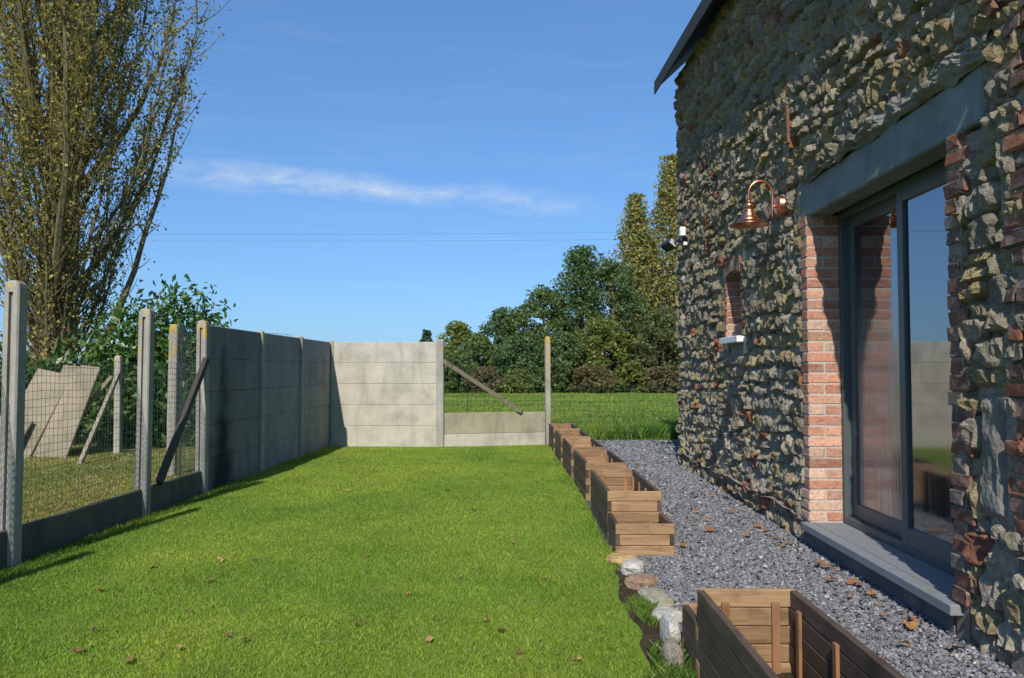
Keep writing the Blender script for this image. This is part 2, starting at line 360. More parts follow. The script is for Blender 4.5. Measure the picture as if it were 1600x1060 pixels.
# ================================================================== HOUSE
XW = 2.3; Y1 = 12.62; Y0 = -.6
WY0, WY1, WZ0, WZ1 = 4.48, 6.76, .22, 2.74        # patio window opening
NY0, NY1, NZ0, NZ1 = 8.86, 9.56, 1.84, 2.56       # small window opening
ETH = lambda y: 6.05 - .092*(13.2-y)             # eave height
house = thing('stone_house', 'old rubble stone house with brick quoins and a dark overhanging roof', 'house', (XW, 6, 0))
def H(o): o.parent = house; o.matrix_parent_inverse = house.matrix_world.inverted(); return o
bpy.context.view_layer.update()
house_inv = __import__('mathutils').Matrix.Translation((-XW, -6, 0))
def P(o, parent=house):
    o.parent = parent
    o.matrix_parent_inverse = house_inv if parent is house else __import__('mathutils').Matrix.Identity(4)
    return o
# backing wall (displaced lime mortar) with the two openings
def lin(br, step):
    r = [br[0]]
    for a, b in zip(br[:-1], br[1:]): r += list(np.linspace(a, b, max(1, round((b-a)/step))+1)[1:])
    return np.array(r)
ys = np.r_[lin([Y0, 3], .2)[:-1], lin([3, WY0, WY1, NY0, NY1, Y1], .032)]; zs = lin([0, WZ0, NZ0, NZ1, WZ1, 6.1], .032)
YY, ZZ = np.meshgrid(ys, zs)
XX = XW + .027 + .03*fbm(YY*10, ZZ*10, 0, 3, 4) + .02*fbm(YY*1.3, ZZ*1.3, 0, 9, 2) - .01*np.clip(1.5-ZZ/1.3, 0, 1)
edge = np.minimum.reduce([np.maximum(np.abs(YY-(WY0+WY1)/2)-(WY1-WY0)/2, np.abs(ZZ-(WZ0+WZ1)/2)-(WZ1-WZ0)/2), np.full_like(YY, .2)]).clip(0, .2)/.2
XX = XW + (XX-XW)*edge + .012*(1-edge)
XX = np.where((YY > 4.17) & (YY < 6.92) & (ZZ > WZ1-.01) & (ZZ < 3.02), XW+.08, XX)
top = np.array([ETH(y)+.1 for y in ys]); ZZ = np.minimum(ZZ, top[None, :])
b = MB(); b.v = list(zip(XX.ravel(), YY.ravel(), ZZ.ravel())); ny = len(ys)
for j in range(len(zs)-1):
    for i in range(ny-1):
        cy, cz = (ys[i]+ys[i+1])/2, (zs[j]+zs[j+1])/2
        if WY0 < cy < WY1 and WZ0 < cz < WZ1 or NY0 < cy < NY1 and NZ0 < cz < NZ1: continue
        b.f.append((j*ny+i, (j+1)*ny+i, (j+1)*ny+i+1, j*ny+i+1))
wall = P(b.build('wall', M['mortar'], smooth='raw')); pass
gb = MB(); rz = 5.6; gb.add([(XW+.02, Y1, 0), (8.7, Y1, 0), (8.7, Y1, 5.9), (5.5, Y1, 8.8), (XW+.02, Y1, 5.95)], [(0, 1, 2, 3, 4)])
gb.add([(8.7, Y0, 0), (8.7, Y1, 0), (8.7, Y1, 5.9), (8.7, Y0, 4.8)], [(0, 1, 2, 3)])
gb.add([(XW+.02, Y0, 0), (8.7, Y0, 0), (8.7, Y0, 4.8), (5.5, Y0, 7.6), (XW+.02, Y0, 4.7)], [(0, 1, 2, 3, 4)])
P(gb.build('gable_wall', M['mortar']))
# ---- rubble stones
TINTS = np.array([(.30, .28, .235), (.34, .315, .26), (.27, .255, .225), (.38, .36, .315), (.32, .285, .19), (.29, .28, .26), (.34, .29, .19), (.25, .235, .21)])
RED = np.array([(.25, .10, .06), (.22, .10, .07), (.27, .13, .07)])
def blocked(y, z, w_, h_):
    def hit(a, b_, c, d): return y+w_/2 > a and y-w_/2 < b_ and z+h_/2 > c and z-h_/2 < d
    return hit(WY0-.02, WY1+.02, -.1, 3.02) or hit(4.16, 6.92, WZ1, 3.0) or hit(NY0-.04, NY1+.04, NZ0-.1, NZ1+.1) \
        or hit(WY1, WY1+.08, WZ0, WZ1) or hit(WY0-.09, WY0, WZ0, WZ1) or hit(4.05, 4.17, .78, 1.28)
def stone_grid(cy, cz, w_, h_, nu, nv, sd_, pro):
    u = np.linspace(-1, 1, nu); v = np.linspace(-1, 1, nv); U, V = np.meshgrid(u, v)
    sh = np.array([hsh(sd_, q, 5, 1) for q in range(6)])
    y = cy + w_/2*1.17*U*(1-.14*np.abs(V)**3*(1.+sh[0])) + .1*h_*V*(sh[1]-.5)
    z = cz + h_/2*1.22*V*(1-.14*np.abs(U)**3*(1.+sh[2])) + .12*w_*U*(sh[3]-.5)
    y = y + .022*fbm(U*1.4+sd_, V*1.4, 0, 2, 2); z = z + .022*fbm(U*1.4+sd_, V*1.4, 3.3, 4, 2)
    dome = ((1-np.abs(U)**7)*(1-np.abs(V)**6)).clip(0, 1)**.5
    rd = 1-np.abs(fbm(y*13+sd_, z*5.5, sd_*.21, 8, 3))*2.2
    rough = .034*fbm(y*13, z*8, sd_*.37, 6, 3) + .042*rd.clip(0, 1)**2 - .018 + .022*fbm(y*40, z*24, 0, 12, 2)
    tilt = .022*(U*(sh[4]-.5) + V*(sh[5]-.5))*2
    x = XW + .022 - dome*(pro + .022 + rough + tilt) 
    return np.stack([x, y, z], -1).reshape(-1, 3)
def grid_faces(nu, nv): return np.array([(j*nu+i, (j+1)*nu+i, (j+1)*nu+i+1, j*nu+i+1) for j in range(nv-1) for i in range(nu-1)])
random.seed(5); stones = []; z = .0; sid = 1
while z < 6.05:
    rh = random.uniform(.09, .19); y = 3.86 - random.uniform(0, .12)
    while y < Y1-.03:
        if WZ0-.1 < z+rh/2 < 2.95 and WY0-.14 <= y < WY1+.1: y = WY1+.1+random.uniform(0, .03)
        w_ = min(random.uniform(.10, .36)*(1 if rh > .12 else .85), Y1-y); h_ = rh*random.uniform(.8, 1.12)
        if WZ0-.1 < z+rh/2 < 2.95 and y < WY0-.14 < y+w_: w_ = max(.06, WY0-.13-y)
        wz = .15*float(fbm(y*1.1, z*1.1, 0, 40, 3)) + random.uniform(-.015, .015); cy, cz = y+w_/2, z+rh/2+wz
        if h_ > .15 and random.random() < .3: subs = [(cy, cz-h_*.26, w_, h_*.48), (cy, cz+h_*.26, w_, h_*.48)]
        else: subs = [(cy, cz, w_, h_)]
        for q in subs:
            if not blocked(*q) and q[1]+q[3]/2 < ETH(q[0])+.08 and q[1] > .02: stones.append((*q, sid)); sid += 1
        y += w_ + random.uniform(.002, .025)
    z += rh + .006
def area(s): return s[2]*s[3]*F*F*XW/(s[0]**3) * (1 if s[1] < CAMH + .42*s[0]+.2 else .0)
stones.sort(key=area, reverse=True)
fv, ff, ft, off = [], [], [], 0
for k, (cy, cz, w_, h_, sd_) in enumerate(stones):
    near = cy < 7.5; nu = int(np.clip(w_/(.019 if near else .027), 5, 15)); nv = int(np.clip(h_/(.017 if near else .022), 5, 11))
    isr = hsh(sd_, 3, 1, 77) < .045 + .1*(abs(cy-9.2) < 1.2 and cz < 1.8)
    tint = (RED[sd_ % 3] if isr else TINTS[int(hsh(sd_, 2, 2, 9)*7.99)]*np.array([.88, .82, .725]))*(.82+.36*hsh(sd_, 9, 9, 4))
    tint = tint*np.interp(cz, [.4, 2.4], [1.25, 1.0])
    V = stone_grid(cy, cz, w_, h_, nu, nv, sd_, random.uniform(-.004, .032) if cz > 1.7 else random.uniform(-.002, .026)); fc = grid_faces(nu, nv)
    if k < 300:
        c = V.mean(0); m = bpy.data.meshes.new('stone'); m.from_pydata((V-c).tolist(), [], fc.tolist()); m.materials.append(M['stone'])
        m.polygons.foreach_set('use_smooth', [False]*len(m.polygons)); set_tint(m, np.tile(tint, (len(V), 1)))
        o = bpy.data.objects.new('stone', m); COL.objects.link(o); o.parent = wall; o.location = c
    else:
        fv.append(V); ff.append(fc+off); ft.append(np.tile(tint, (len(V), 1))); off += len(V)
m = bpy.data.meshes.new('rubble_stones'); m.from_pydata(np.concatenate(fv).tolist(), [], np.concatenate(ff).tolist()); m.materials.append(M['stone'])
set_tint(m, np.concatenate(ft)); o = bpy.data.objects.new('rubble_stones', m); COL.objects.link(o); o.parent = wall; tag(o, kind='stuff')
# ---- bricks
BT = np.array([(.46, .22, .145), (.42, .185, .12), (.52, .29, .20), (.48, .25, .165), (.36, .17, .12), (.55, .36, .26)])
BD = np.array([(.15, .075, .055), (.11, .07, .06), (.18, .10, .075), (.14, .11, .09), (.20, .085, .05)])
def rbox(x0, x1, y0, y1, z0, z1, j=.004, n=2):
    """slightly worn brick: box subdivided once with jittered corners"""
    xs_, ys_, zs_ = [np.linspace(a, b_, n+1) for a, b_ in ((x0, x1), (y0, y1), (z0, z1))]
    bm_ = MB().bbox((x0, y0, z0), (x1, y1, z1), .006)
    bm_.v = [tuple(np.array(p) + np.array([random.uniform(-j, j) for _ in range(3)])) for p in bm_.v]
    return bm_
def brick(x0, x1, y0, y1, z0, z1, tint, j=.003, parent=None):
    c = np.array([(x0+x1)/2, (y0+y1)/2, (z0+z1)/2]); bm_ = rbox(x0-c[0], x1-c[0], y0-c[1], y1-c[1], z0-c[2], z1-c[2], j)
    o = bm_.build('brick', M['brick'], None, False, tint*random.uniform(.8, 1.2)); o.parent = parent or wall; o.location = c
    return o
cp = (WZ1-WZ0)/29
for k in range(29):                                          # both jambs of the patio window
    z0, z1 = WZ0+k*cp+.006, WZ0+(k+1)*cp-.006; r = lambda: BT[random.randrange(6)]
    e = random.uniform(-.006, .004); q = random.uniform(.10, .13) + (.08 if k % 2 else 0)
    if k % 2: brick(XW-.012+e, XW+.256, WY1-.012, WY1+q*.6, z0, z1, r())
    else:
        brick(XW-.012+e, XW+.118, WY1-.012, WY1+q*1.6, z0, z1, r()); brick(XW+.13, XW+.256, WY1-.012, WY1+.09, z0, z1, r())
    e = random.uniform(-.012, .008)
    brick(XW-.016+e, XW+.12, WY0-q*random.uniform(.95, 1.1), WY0+.006, z0, z1, BD[random.randrange(5)]*1.15, .006)
    if k % 2 == 0: brick(XW+.132, XW+.256, WY0-.1, WY0+.006, z0, z1, r())
    else: brick(XW+.125, XW+.256, WY0-.1, WY0+.006, z0, z1, r())
z = .42
while z < 5.2:                                               # brick pier on the near side
    y = 3.98 - random.uniform(0, .11); bh = random.uniform(.068, .084)
    while y > 3.1:
        bl = random.choice((.2, .21, .1)); e = random.uniform(-.014, .014)
        if random.random() > .12: brick(XW-.02+e, XW+.09, y-bl, y, z, z+bh, BD[random.randrange(5)]*(1.7 if random.random() < .2 else 1.), .009)
        y -= bl+.014
    z += bh+.016
# small window: reveal, arch, sill, pane
for k in range(9):
    z0 = NZ0+k*.08; q = .13 if k % 2 else .08
    brick(XW-.004, XW+.2, NY1-.012, NY1+q*.6, z0+.006, z0+.074, BT[random.randrange(6)]*.72)
    brick(XW-.012, XW+.2, NY0-q, NY0+.01, z0+.006, z0+.074, BD[random.randrange(5)]*1.4, .006)
for k in range(8):
    yy = NY0+.02+(k+.5)*(NY1-NY0-.04)/8; dz = .05*(1-((yy-(NY0+NY1)/2)/.36)**2)
    a = (yy-(NY0+NY1)/2)*.5
    o = brick(XW-.016, XW+.2, yy-.038, yy+.038, NZ1-.03+dz, NZ1+.14+dz, BD[k % 5]*1.7, .005); o.rotation_euler.x = -a
P(MB().box((XW+.012, NY0-.14, NZ0-.2), (XW+.3, NY0-.002, NZ1+.25)).box((XW+.012, NY1-.006, NZ0-.2), (XW+.3, NY1+.14, NZ1+.25)).box((XW+.03, NY0-.002, NZ1+.03), (XW+.3, NY1-.006, NZ1+.25)).build('reveal', M['joint']))
P(MB().bbox((XW-.07, NY0-.05, NZ0-.075), (XW+.2, NY1+.06, NZ0-.005), .006).build('window_sill', M['white']))
sw = P(MB().box((XW+.2, NY0-.01, NZ0), (XW+.24, NY0+.05, NZ1+.04)).box((XW+.2, NY1-.05, NZ0), (XW+.24, NY1, NZ1+.04)).box((XW+.2, NY0+.05, NZ0), (XW+.24, NY1-.05, NZ0+.05)).build('window', M['frame']))
MB().box((XW+.225, NY0+.04, NZ0+.04), (XW+.235, NY1-.04, NZ1+.04)).build('glass_pane', M['glass'], sw)
# patio window surroundings
P(MB().box((XW-.004, WY1-.007, WZ0-.2), (XW+.4, WY1+.12, WZ1)).build('reveal', M['joint'])); P(MB().box((XW-.006, WY0-.13, WZ0-.2), (XW+.4, WY0-.002, WZ1)).build('reveal', M['mortar']))
lb = MB().bbox((XW+.012, 4.16, WZ1), (XW+.2, 6.93, 3.03), .012)
P(MB().box((XW+.0, 3.0, 0), (XW+.08, 3.99, 5.2)).build('brick_pier_core', M['mortar']))
P(lb.build('lintel', M['lintel'])); P(MB().box((XW+.2, 4.2, WZ1+.03), (XW+.42, 6.9, 3.0)).build('inner_lintel', M['plinth']))
sb = MB().bbox((XW-.075, WY0-.075, WZ0-.062), (XW+.3, WY1+.03, WZ0-.004), .005); P(sb.build('window_sill', M['sill']))
P(MB().box((XW-.012, WY0+.02, 0), (XW+.3, WY1+.06, WZ0-.064)).build('plinth', M['plinth']))
# rough cement fillet with lumps above the lintel
gy = np.linspace(4.05, 6.75, 90); gv = np.linspace(0, 1, 14); GY, GV = np.meshgrid(gy, gv)
hgt = .05 + .15*np.interp(GY, [4.05, 5.2, 6.75], [1, .7, .0]) + .10*fbm(GY*4, GV*0, 0, 21, 3)
GZ = 3.01 + GV*hgt + .03*fbm(GY*5, GV*3, 0, 25, 2)*(1-GV)
GX = XW+.03 - (np.sin(np.pi*np.clip(GV*.9+.12, 0, 1))**.6)*(.07 + .07*fbm(GY*5, GV*2, 0, 22, 4) + .05*fbm(GY*14, GV*5, 0, 23, 3))
b = MB(); b.v = list(zip(GX.ravel(), GY.ravel(), GZ.ravel())); b.f = [tuple(int(x) for x in f) for f in grid_faces(90, 14)]
P(b.build('cement_fillet', M['cement'], None, 'raw'))
# render patch near the right jamb
pyv = np.linspace(3.99, 4.22, 16); pzv = np.linspace(.72, 1.34, 30); A, B_ = np.meshgrid(pyv, pzv)
ed = np.minimum.reduce([(A-3.99)/.04, (4.22-A)/.04, (B_-.72)/.05, (1.34-B_)/.05]).clip(0, 1)
b = MB(); b.v = list(zip((XW+.02-ed*(.035+.03*fbm(A*14, B_*10, 0, 3, 4))).ravel(), (A+.02*fbm(A*6, B_*6, 0, 5)).ravel(), B_.ravel())); b.f = [tuple(int(x) for x in f) for f in grid_faces(16, 30)]
P(b.build('cement_patch', M['cement'], None, 'raw'))
# projecting mortar ledge low on the wall
gy = np.linspace(7.0, 12.5, 170); gv = np.linspace(0, 1, 6); GY, GV = np.meshgrid(gy, gv)
GX = XW+.02 - np.sin(np.pi*GV)**.5*(.055+.05*fbm(GY*4, GV*2, 0, 51, 3)); GZ = .225+.008*(9-GY) + (GV-.5)*.022 + .05*fbm(GY*2.2, GV*0, 0, 52, 3)
b = MB(); b.v = list(zip(GX.ravel(), GY.ravel(), GZ.ravel())); b.f = [tuple(int(x) for x in f) for f in grid_faces(170, 6)]
P(b.build('mortar_ledge', M['mortar'], None, 'raw'))
# sliding patio window
fx = XW+.256
def fr(mb, y0, y1, z0, z1, x0, x1, t_, tb=None):
    tb = tb or t_
    mb.bbox((x0, y0, z0), (x1, y0+t_, z1), .003).bbox((x0, y1-t_, z0), (x1, y1, z1), .003)
    mb.bbox((x0+.002, y0+t_, z0), (x1-.002, y1-t_, z0+tb), .003).bbox((x0+.002, y0+t_, z1-t_), (x1-.002, y1-t_, z1), .003); return mb
win = P(fr(MB(), WY0+.003, WY1-.003, WZ0, WZ1+.02, fx, fx+.13, .055).build('sliding_window', M['frame']))
ym = 5.62
fr(MB(), ym-.06, WY1-.06, WZ0+.056, WZ1-.036, fx+.06, fx+.11, .085, .11).build('sash', M['frame'], win)
fr(MB(), WY0+.06, ym+.06, WZ0+.056, WZ1-.036, fx-.004, fx+.05, .085, .12).build('sash', M['frame'], win)
MB().box((fx+.08, ym+.02, WZ0+.16), (fx+.088, WY1-.14, WZ1-.115)).build('glass_pane', M['glass_m'], win)
MB().box((fx+.018, WY0+.14, WZ0+.17), (fx+.026, ym-.02, WZ1-.115)).build('glass_pane', M['glass_w'], win)
rm = MB().add([(fx+.14, 3, .05), (5.8, 3, .05), (5.8, 9, .05), (fx+.14, 9, .05), (fx+.14, 3, 3), (5.8, 3, 3), (5.8, 9, 3), (fx+.14, 9, 3)], [(0,1,2,3), (4,7,6,5), (0,4,5,1), (1,5,6,2), (2,6,7,3)])
P(rm.build('room_interior', M['room'], None, 'raw'))
# roof: eave, fascia, slopes
ex = XW-.235
rb = MB()
e0, e1 = ETH(-1.), ETH(13.2)
rise = 3.2
rb.add([(ex, -1, e0), (ex, 13.2, e1), (5.5, 13.2, e1+rise), (5.5, -1, e0+rise), (8.9, 13.2, e1), (8.9, -1, e0)], [(0, 1, 2, 3), (3, 2, 4, 5)])
rb.add([(ex, -1, e0+.13), (ex, 13.2, e1+.13), (5.5, 13.2, e1+rise+.13), (5.5, -1, e0+rise+.13), (8.9, 13.2, e1+.13), (8.9, -1, e0+.13)], [(3, 2, 1, 0), (5, 4, 2, 3)])
rb.add([(ex, -1, e0), (ex, 13.2, e1), (ex, 13.2, e1+.13), (ex, -1, e0+.13), (5.5, 13.2, e1+rise), (5.5, 13.2, e1+rise+.13), (8.9, 13.2, e1), (8.9, 13.2, e1+.13)], [(0, 3, 2, 1), (1, 2, 5, 4), (4, 5, 7, 6)])
roof = P(rb.build('roof', M['roofm']))
MB().bar((ex-.012, -1, e0+.04), (ex-.012, 13.23, e1+.04), .02, .2, (1, 0, 0)).build('fascia', M['roofm'], roof)
# iron wall anchors
def anchor(y, z, l, a):
    b = MB().bar((XW-.075, y, z-l/2), (XW-.075, y+a, z+l/2), .022, .045, (1, 0, 0)).bar((XW+.02, y+a/2, z), (XW-.09, y+a/2, z), .05, .05, (0, 1, 0))
    b.bar((XW-.06, y-.02, z-l/2-.06), (XW-.06, y+.05, z-l/2+.03), .03, .05, (1, 0, 0)); P(b.build('wall_anchor', M['rust']))
anchor(6.98, 3.58, .34, .03); anchor(3.93, 3.62, .75, 0)

# ================================================================== LAMP, FLOODLIGHT
lx, ly = 1.97, 7.3
lamp = thing('wall_lamp', 'copper swan neck lamp with a bell shade on the stone wall', 'lamp', (XW-.06, ly, 2.95))
def LP(o, par=lamp):
    o.parent = par; return o
def rel(mb): mb.v = [(x-(XW-.06), y-ly, z-2.95) for x, y, z in mb.v]; return mb
wp = MB(); c = (XW-.045, ly, 2.94)
for r_, d in ((.001, -.048), (.06, -.046), (.082, -.038), (.088, -.028), (.088, .06)):
    for k in range(24):
        a = 2*math.pi*k/24; wp.v.append((c[0]+d, c[1]+r_*math.cos(a), c[2]+r_*math.sin(a)))
wp.f = [(i*24+k, i*24+(k+1)%24, (i+1)*24+(k+1)%24, (i+1)*24+k) for i in range(4) for k in range(24)]
LP(rel(wp).build('wall_plate', M['copper'], None, True))
ax0 = XW-.12; rr = (ax0-lx)/2
arm = [(ax0, ly, 2.82), (ax0, ly, 2.9), (ax0, ly, 3.03)] + [(lx+rr+rr*math.cos(a), ly, 3.05+rr*1.05*math.sin(a)) for a in np.linspace(0, math.pi, 14)] + [(lx, ly, 3.0), (lx, ly, 2.95)]
LP(rel(MB().tube(arm, .0125, 10)).build('arm', M['copper'], None, True))
LP(rel(MB().tube([(ax0, ly, 2.93), (XW-.09, ly, 2.93)], .014, 8)).build('arm_joint', M['copper'], None, True))
prof = [(.016, .215), (.02, .2), (.035, .196), (.045, .18), (.047, .155), (.041, .15), (.05, .11), (.062, .098), (.060, .092), (.078, .06), (.092, .052), (.09, .046), (.118, .022), (.168, .006), (.178, 0), (.176, -.004), (.16, .002), (.11, .014), (.07, .05), (.05, .09)]
LP(rel(MB().lathe(prof, 36, (lx, ly, 2.765))).build('lamp_shade', M['copper'], None, True))
LP(rel(MB().lathe([(.001, -.03), (.02, -.028), (.032, -.01), (.032, .02), (.02, .06), (.015, .1)], 16, (lx, ly, 2.80))).build('bulb', M['white'], None, True))
fl = thing('security_floodlight', 'small black floodlight with a white sensor box by the house corner', 'floodlight', (XW-.05, 12.1, 3.4))
def relf(mb): mb.v = [(x-(XW-.05), y-12.1, z-3.4) for x, y, z in mb.v]; return mb
LP(relf(MB().bbox((XW-.13, 11.70, 3.40), (XW-.05, 11.82, 3.53), .008)).build('sensor_box', M['white']), fl)
LP(relf(MB().tube([(XW+.02, 11.9, 3.36), (XW-.1, 11.95, 3.36), (XW-.17, 12.1, 3.36)], .016, 8).bbox((XW-.09, 11.78, 3.33), (XW+.0, 11.98, 3.405), .006)).build('bracket', M['black']), fl)
fh = MB().bbox((-.075, -.11, -.05), (.075, .11, .05), .01); fo = fh.build('lamp_head', M['black'], fl); fo.location = (-.17, .05, -.07); fo.rotation_euler = (R(-14), R(35), R(20))
MB().bbox((-.06, -.114, -.04), (.06, -.109, .04), .002).build('lens', M['lens'], fo)
LP(relf(MB().bbox((XW-.085, 11.70, 3.26), (XW-.03, 11.75, 3.31), .006)).build('sensor_eye', M['white']), fl)

# ================================================================== CONCRETE FENCES
def post_mesh(h, wx=.12, wy=.12, round_=True, slot=True):
    """slotted concrete post with a rounded head"""
    b = MB(); s = .016; d = .028
    sec = [(-wx/2+.012, -wy/2), (-s, -wy/2), (-s, -wy/2+d), (s, -wy/2+d), (s, -wy/2), (wx/2-.012, -wy/2), (wx/2, -wy/2+.012), (wx/2, wy/2-.012), (wx/2-.012, wy/2), (s, wy/2), (s, wy/2-d), (-s, wy/2-d), (-s, wy/2), (-wx/2+.012, wy/2), (-wx/2, wy/2-.012), (-wx/2, -wy/2+.012)]
    if not slot: sec = [p for i, p in enumerate(sec) if i not in (1, 2, 3, 4, 9, 10, 11, 12)]
    n = len(sec); hh = h-.09
    lv = [(-.15, 1, sec), (.02, 1, sec), (hh, 1, sec)]
    full = [(x, y if abs(y) > wy/2-.02 else math.copysign(wy/2, y)) for x, y in sec]
    for f, q in ((hh+.002, 1), (hh+.035, .96), (hh+.065, .85), (hh+.083, .62), (hh+.09, .3)): lv.append((f, q, full))
    for zz, q, sc in lv: b.v += [(x*q, y*(.5+.5*q), zz) for x, y in sc]
    b.f = [(i*n+k, i*n+(k+1) % n, (i+1)*n+(k+1) % n, (i+1)*n+k) for i in range(len(lv)-1) for k in range(n)]
    b.f.append(tuple((len(lv)-1)*n+k for k in range(n))); return b
XF = -3.86
def slab(x0, y0, x1, y1, z0, z1, th=.045):
    """one concrete slab between two posts, chamfered edges"""
    a = Vector((x0, y0, 0)); d = Vector((x1-x0, y1-y0, 0)); l = d.length
    b = MB().bbox((0, -th/2, z0+.0006), (l, th/2, z1-.0006), .008)
    return b, a, math.atan2(d.y, d.x)
def add_slab(par, x0, y0, x1, y1, z0, z1, m, th=.045):
    b, a, r = slab(x0, y0, x1, y1, z0, z1, th); o = b.build('slab', m, par); o.location = a - par.location; o.rotation_euler.z = r; return o
def add_post(par, x, y, h, m, r=0, wx=.12, wy=.12, slot=True):
    o = post_mesh(h, wx, wy, slot=slot).build('post', m, par); o.location = Vector((x, y, 0)) - par.location; o.rotation_euler = (R(random.uniform(-.4, .4)), R(random.uniform(-.5, .5)), r); return o
def wire_mesh(par, a, b_, z0, z1, dx, dz, m, r=.0014, zt=None):
    """welded wire netting from a to b"""
    a, b_ = Vector(a), Vector(b_); d = (b_-a); l = d.length; d.normalize(); mb = MB(); zt = zt or z1
    n = int(l/dx)
    bow = lambda t_: .012*math.sin(t_*5+a.y)
    sdv = Vector((-d.y, d.x, 0))
    for i in range(n+1):
        p = a + d*min(l, i*dx) + sdv*bow(i*dx); h = z1+(zt-z1)*i/n
        mb.tube([(p.x, p.y, z0), (p.x+sdv.x*.006*math.sin(i*.7), p.y, (z0+h)/2), (p.x, p.y, h)], r, 3, False)
    k = int((z1-z0)/dz)
    for j in range(k+1):
        pts = []
        for i in range(9):
            t_ = l*i/8; p = a + d*t_ + sdv*bow(t_); h = z1+(zt-z1)*i/8; pts.append((p.x, p.y, z0+(h-z0)*j/k + .006*math.sin(i*2.1+j)))
        mb.tube(pts, r*1.15, 3, False)
    mb.v = [(x-par.location.x, y-par.location.y, z-par.location.z) for x, y, z in mb.v]
    o = mb.build('wire_netting', m, par, 'raw'); return o
PY = [3.95, 6.0, 8.07, 9.53, 11.56, 13.55, 15.56]
openf = thing('open_garden_fence', 'open wire fence with slotted concrete posts and one low shaded slab', 'fence', (XF, 6, 0))
add_post(openf, XF, PY[0], 2.12, M['conc_p']); add_post(openf, XF, PY[1], 2.13, M['conc_p']); add_post(openf, XF, PY[2], 2.08, M['conc_p'])
for a, b_ in ((1, 0), (2, 1), (3, 2)):
    add_slab(openf, XF, PY[b_]+.05, XF, PY[a]-.05, -.05, .285, M['conc_k'])  # low slab's shade is put into its dark colour
    wire_mesh(openf, (XF-.07, PY[b_]+.02, 0), (XF-.07, PY[a]-.02, 0), .3, 1.54, .058, .06, M['wire'], .0018)
o = MB().bar((XF+.045, 8.33, .30), (XF+.045, 9.52, 1.6), .05, .085, (1, 0, 0)).build('brace', M['tdark'], openf); o.location = -openf.location  # dark colour stands in for the brace's shade
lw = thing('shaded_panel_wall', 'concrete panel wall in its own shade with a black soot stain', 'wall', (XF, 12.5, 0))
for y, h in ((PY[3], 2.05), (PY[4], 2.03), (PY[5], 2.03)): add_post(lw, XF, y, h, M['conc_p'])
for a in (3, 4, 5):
    for k in range(5): add_slab(lw, XF+random.uniform(-.004, .004), PY[a]+.045, XF+random.uniform(-.004, .004), PY[a+1]-.045, k*.4-.004*(k == 0), (k+1)*.4, M['conc_st'] if a == 3 else M['conc_d'])  # grime and the wall's shade both put into the darker bases
fw_ = thing('sunlit_panel_wall', 'short pale sunlit concrete panel wall closing the lawn end', 'wall', (-2.8, 15.5, 0))
FX0, FY0, FX1, FY1 = XF+.02, 15.6, -1.7, 15.46
add_post(fw_, FX0, FY0, 2.03, M['conc_p']); add_post(fw_, FX1, FY1, 2.05, M['conc_p'], R(86), .12, .14)
for k in range(5): add_slab(fw_, FX0+.04, FY0+random.uniform(-.003, .003), FX1-.05, FY1, k*.4-.02*(k == 0), (k+1)*.4, M['conc'])
for y, z in ((9.5, 1.98), (9.5, 1.2), (9.5, .45)): pass
lowf = thing('low_end_fence', 'low two slab wall topped by wire netting and a raking brace', 'fence', (-.7, 15.8, 0))
add_slab(lowf, FX1+.06, FY1+.02, .3, 16.08, -.03, .24, M['conc']); add_slab(lowf, FX1+.06, FY1+.024, .3, 16.084, .24, .645, M['conc_old'], .05)
add_post(lowf, .36, 16.12, 2.13, M['conc_l'], R(15), .1, .1, False)
wire_mesh(lowf, (FX1+.05, FY1+.1, 0), (.34, 16.2, 0), .6, 1.95, .09, .09, M['gwire'], .0024)
o = MB().bar((FX1+.05, FY1-.05, 1.64), (-.17, 15.87, .66), .05, .075, (0, 1, 0)).build('brace', M['old'], lowf); o.location = -lowf.location
o = MB().tube([(-1.2, 15.72, .0), (-1.2, 15.72, 2.0)], .007, 5).build('stake', M['stk'], lowf); o.location = -lowf.location
rf = thing('field_wire_fence', 'thin green wire fence between gravel and open field', 'fence', (2, 16.5, 0))
wire_mesh(rf, (.4, 16.2, 0), (6.5, 16.95, 0), .02, 1.15, .1, .1, M['gwire'], .0024)
for x in (3.3, 6.5): o = MB().tube([(x, 16.2+.75*(x-.4)/6.1, -.1), (x, 16.2+.75*(x-.4)/6.1, 1.25)], .016, 6).build('stake', M['stk'], rf); o.location = -rf.location
# neighbour's fence
nf = thing('lichened_post_fence', 'tall wire fence on a post with orange lichen behind the brace', 'fence', (-4.96, 11.2, 0))
add_post(nf, -4.96, 11.2, 2.1, M['conc_l'], 0, .12, .11, False)
wire_mesh(nf, (-4.96, 11.1, 0), (-3.95, 9.62, 0), .1, 2.08, .07, .08, M['wire'], .0016, 1.95)
wire_mesh(nf, (-4.9, 11.26, 0), (-3.95, 13.4, 0), .1, 2.05, .1, .1, M['gwire'], .0024)
o = MB().tube([(-4.5, 10.42, -.1), (-4.5, 10.42, 2.05)], .012, 6).build('stake', M['stk'], nf); o.location = -nf.location
nb = thing('neighbour_wire_fence', 'green wire fence with a braced concrete post before the laurel', 'fence', (-7.2, 14.1, 0))
add_post(nb, -7.2, 14.1, 1.72, M['conc_l'], 0, .11, .11, False); add_post(nb, -12.2, 14.3, 1.72, M['conc_l'], 0, .11, .11, False)
wire_mesh(nb, (-12.2, 14.36, 0), (-7.2, 14.16, 0), .05, 1.55, .1, .1, M['gwire'], .0024); wire_mesh(nb, (-7.2, 14.16, 0), (-4.1, 15.4, 0), .05, 1.55, .1, .1, M['gwire'], .0024)
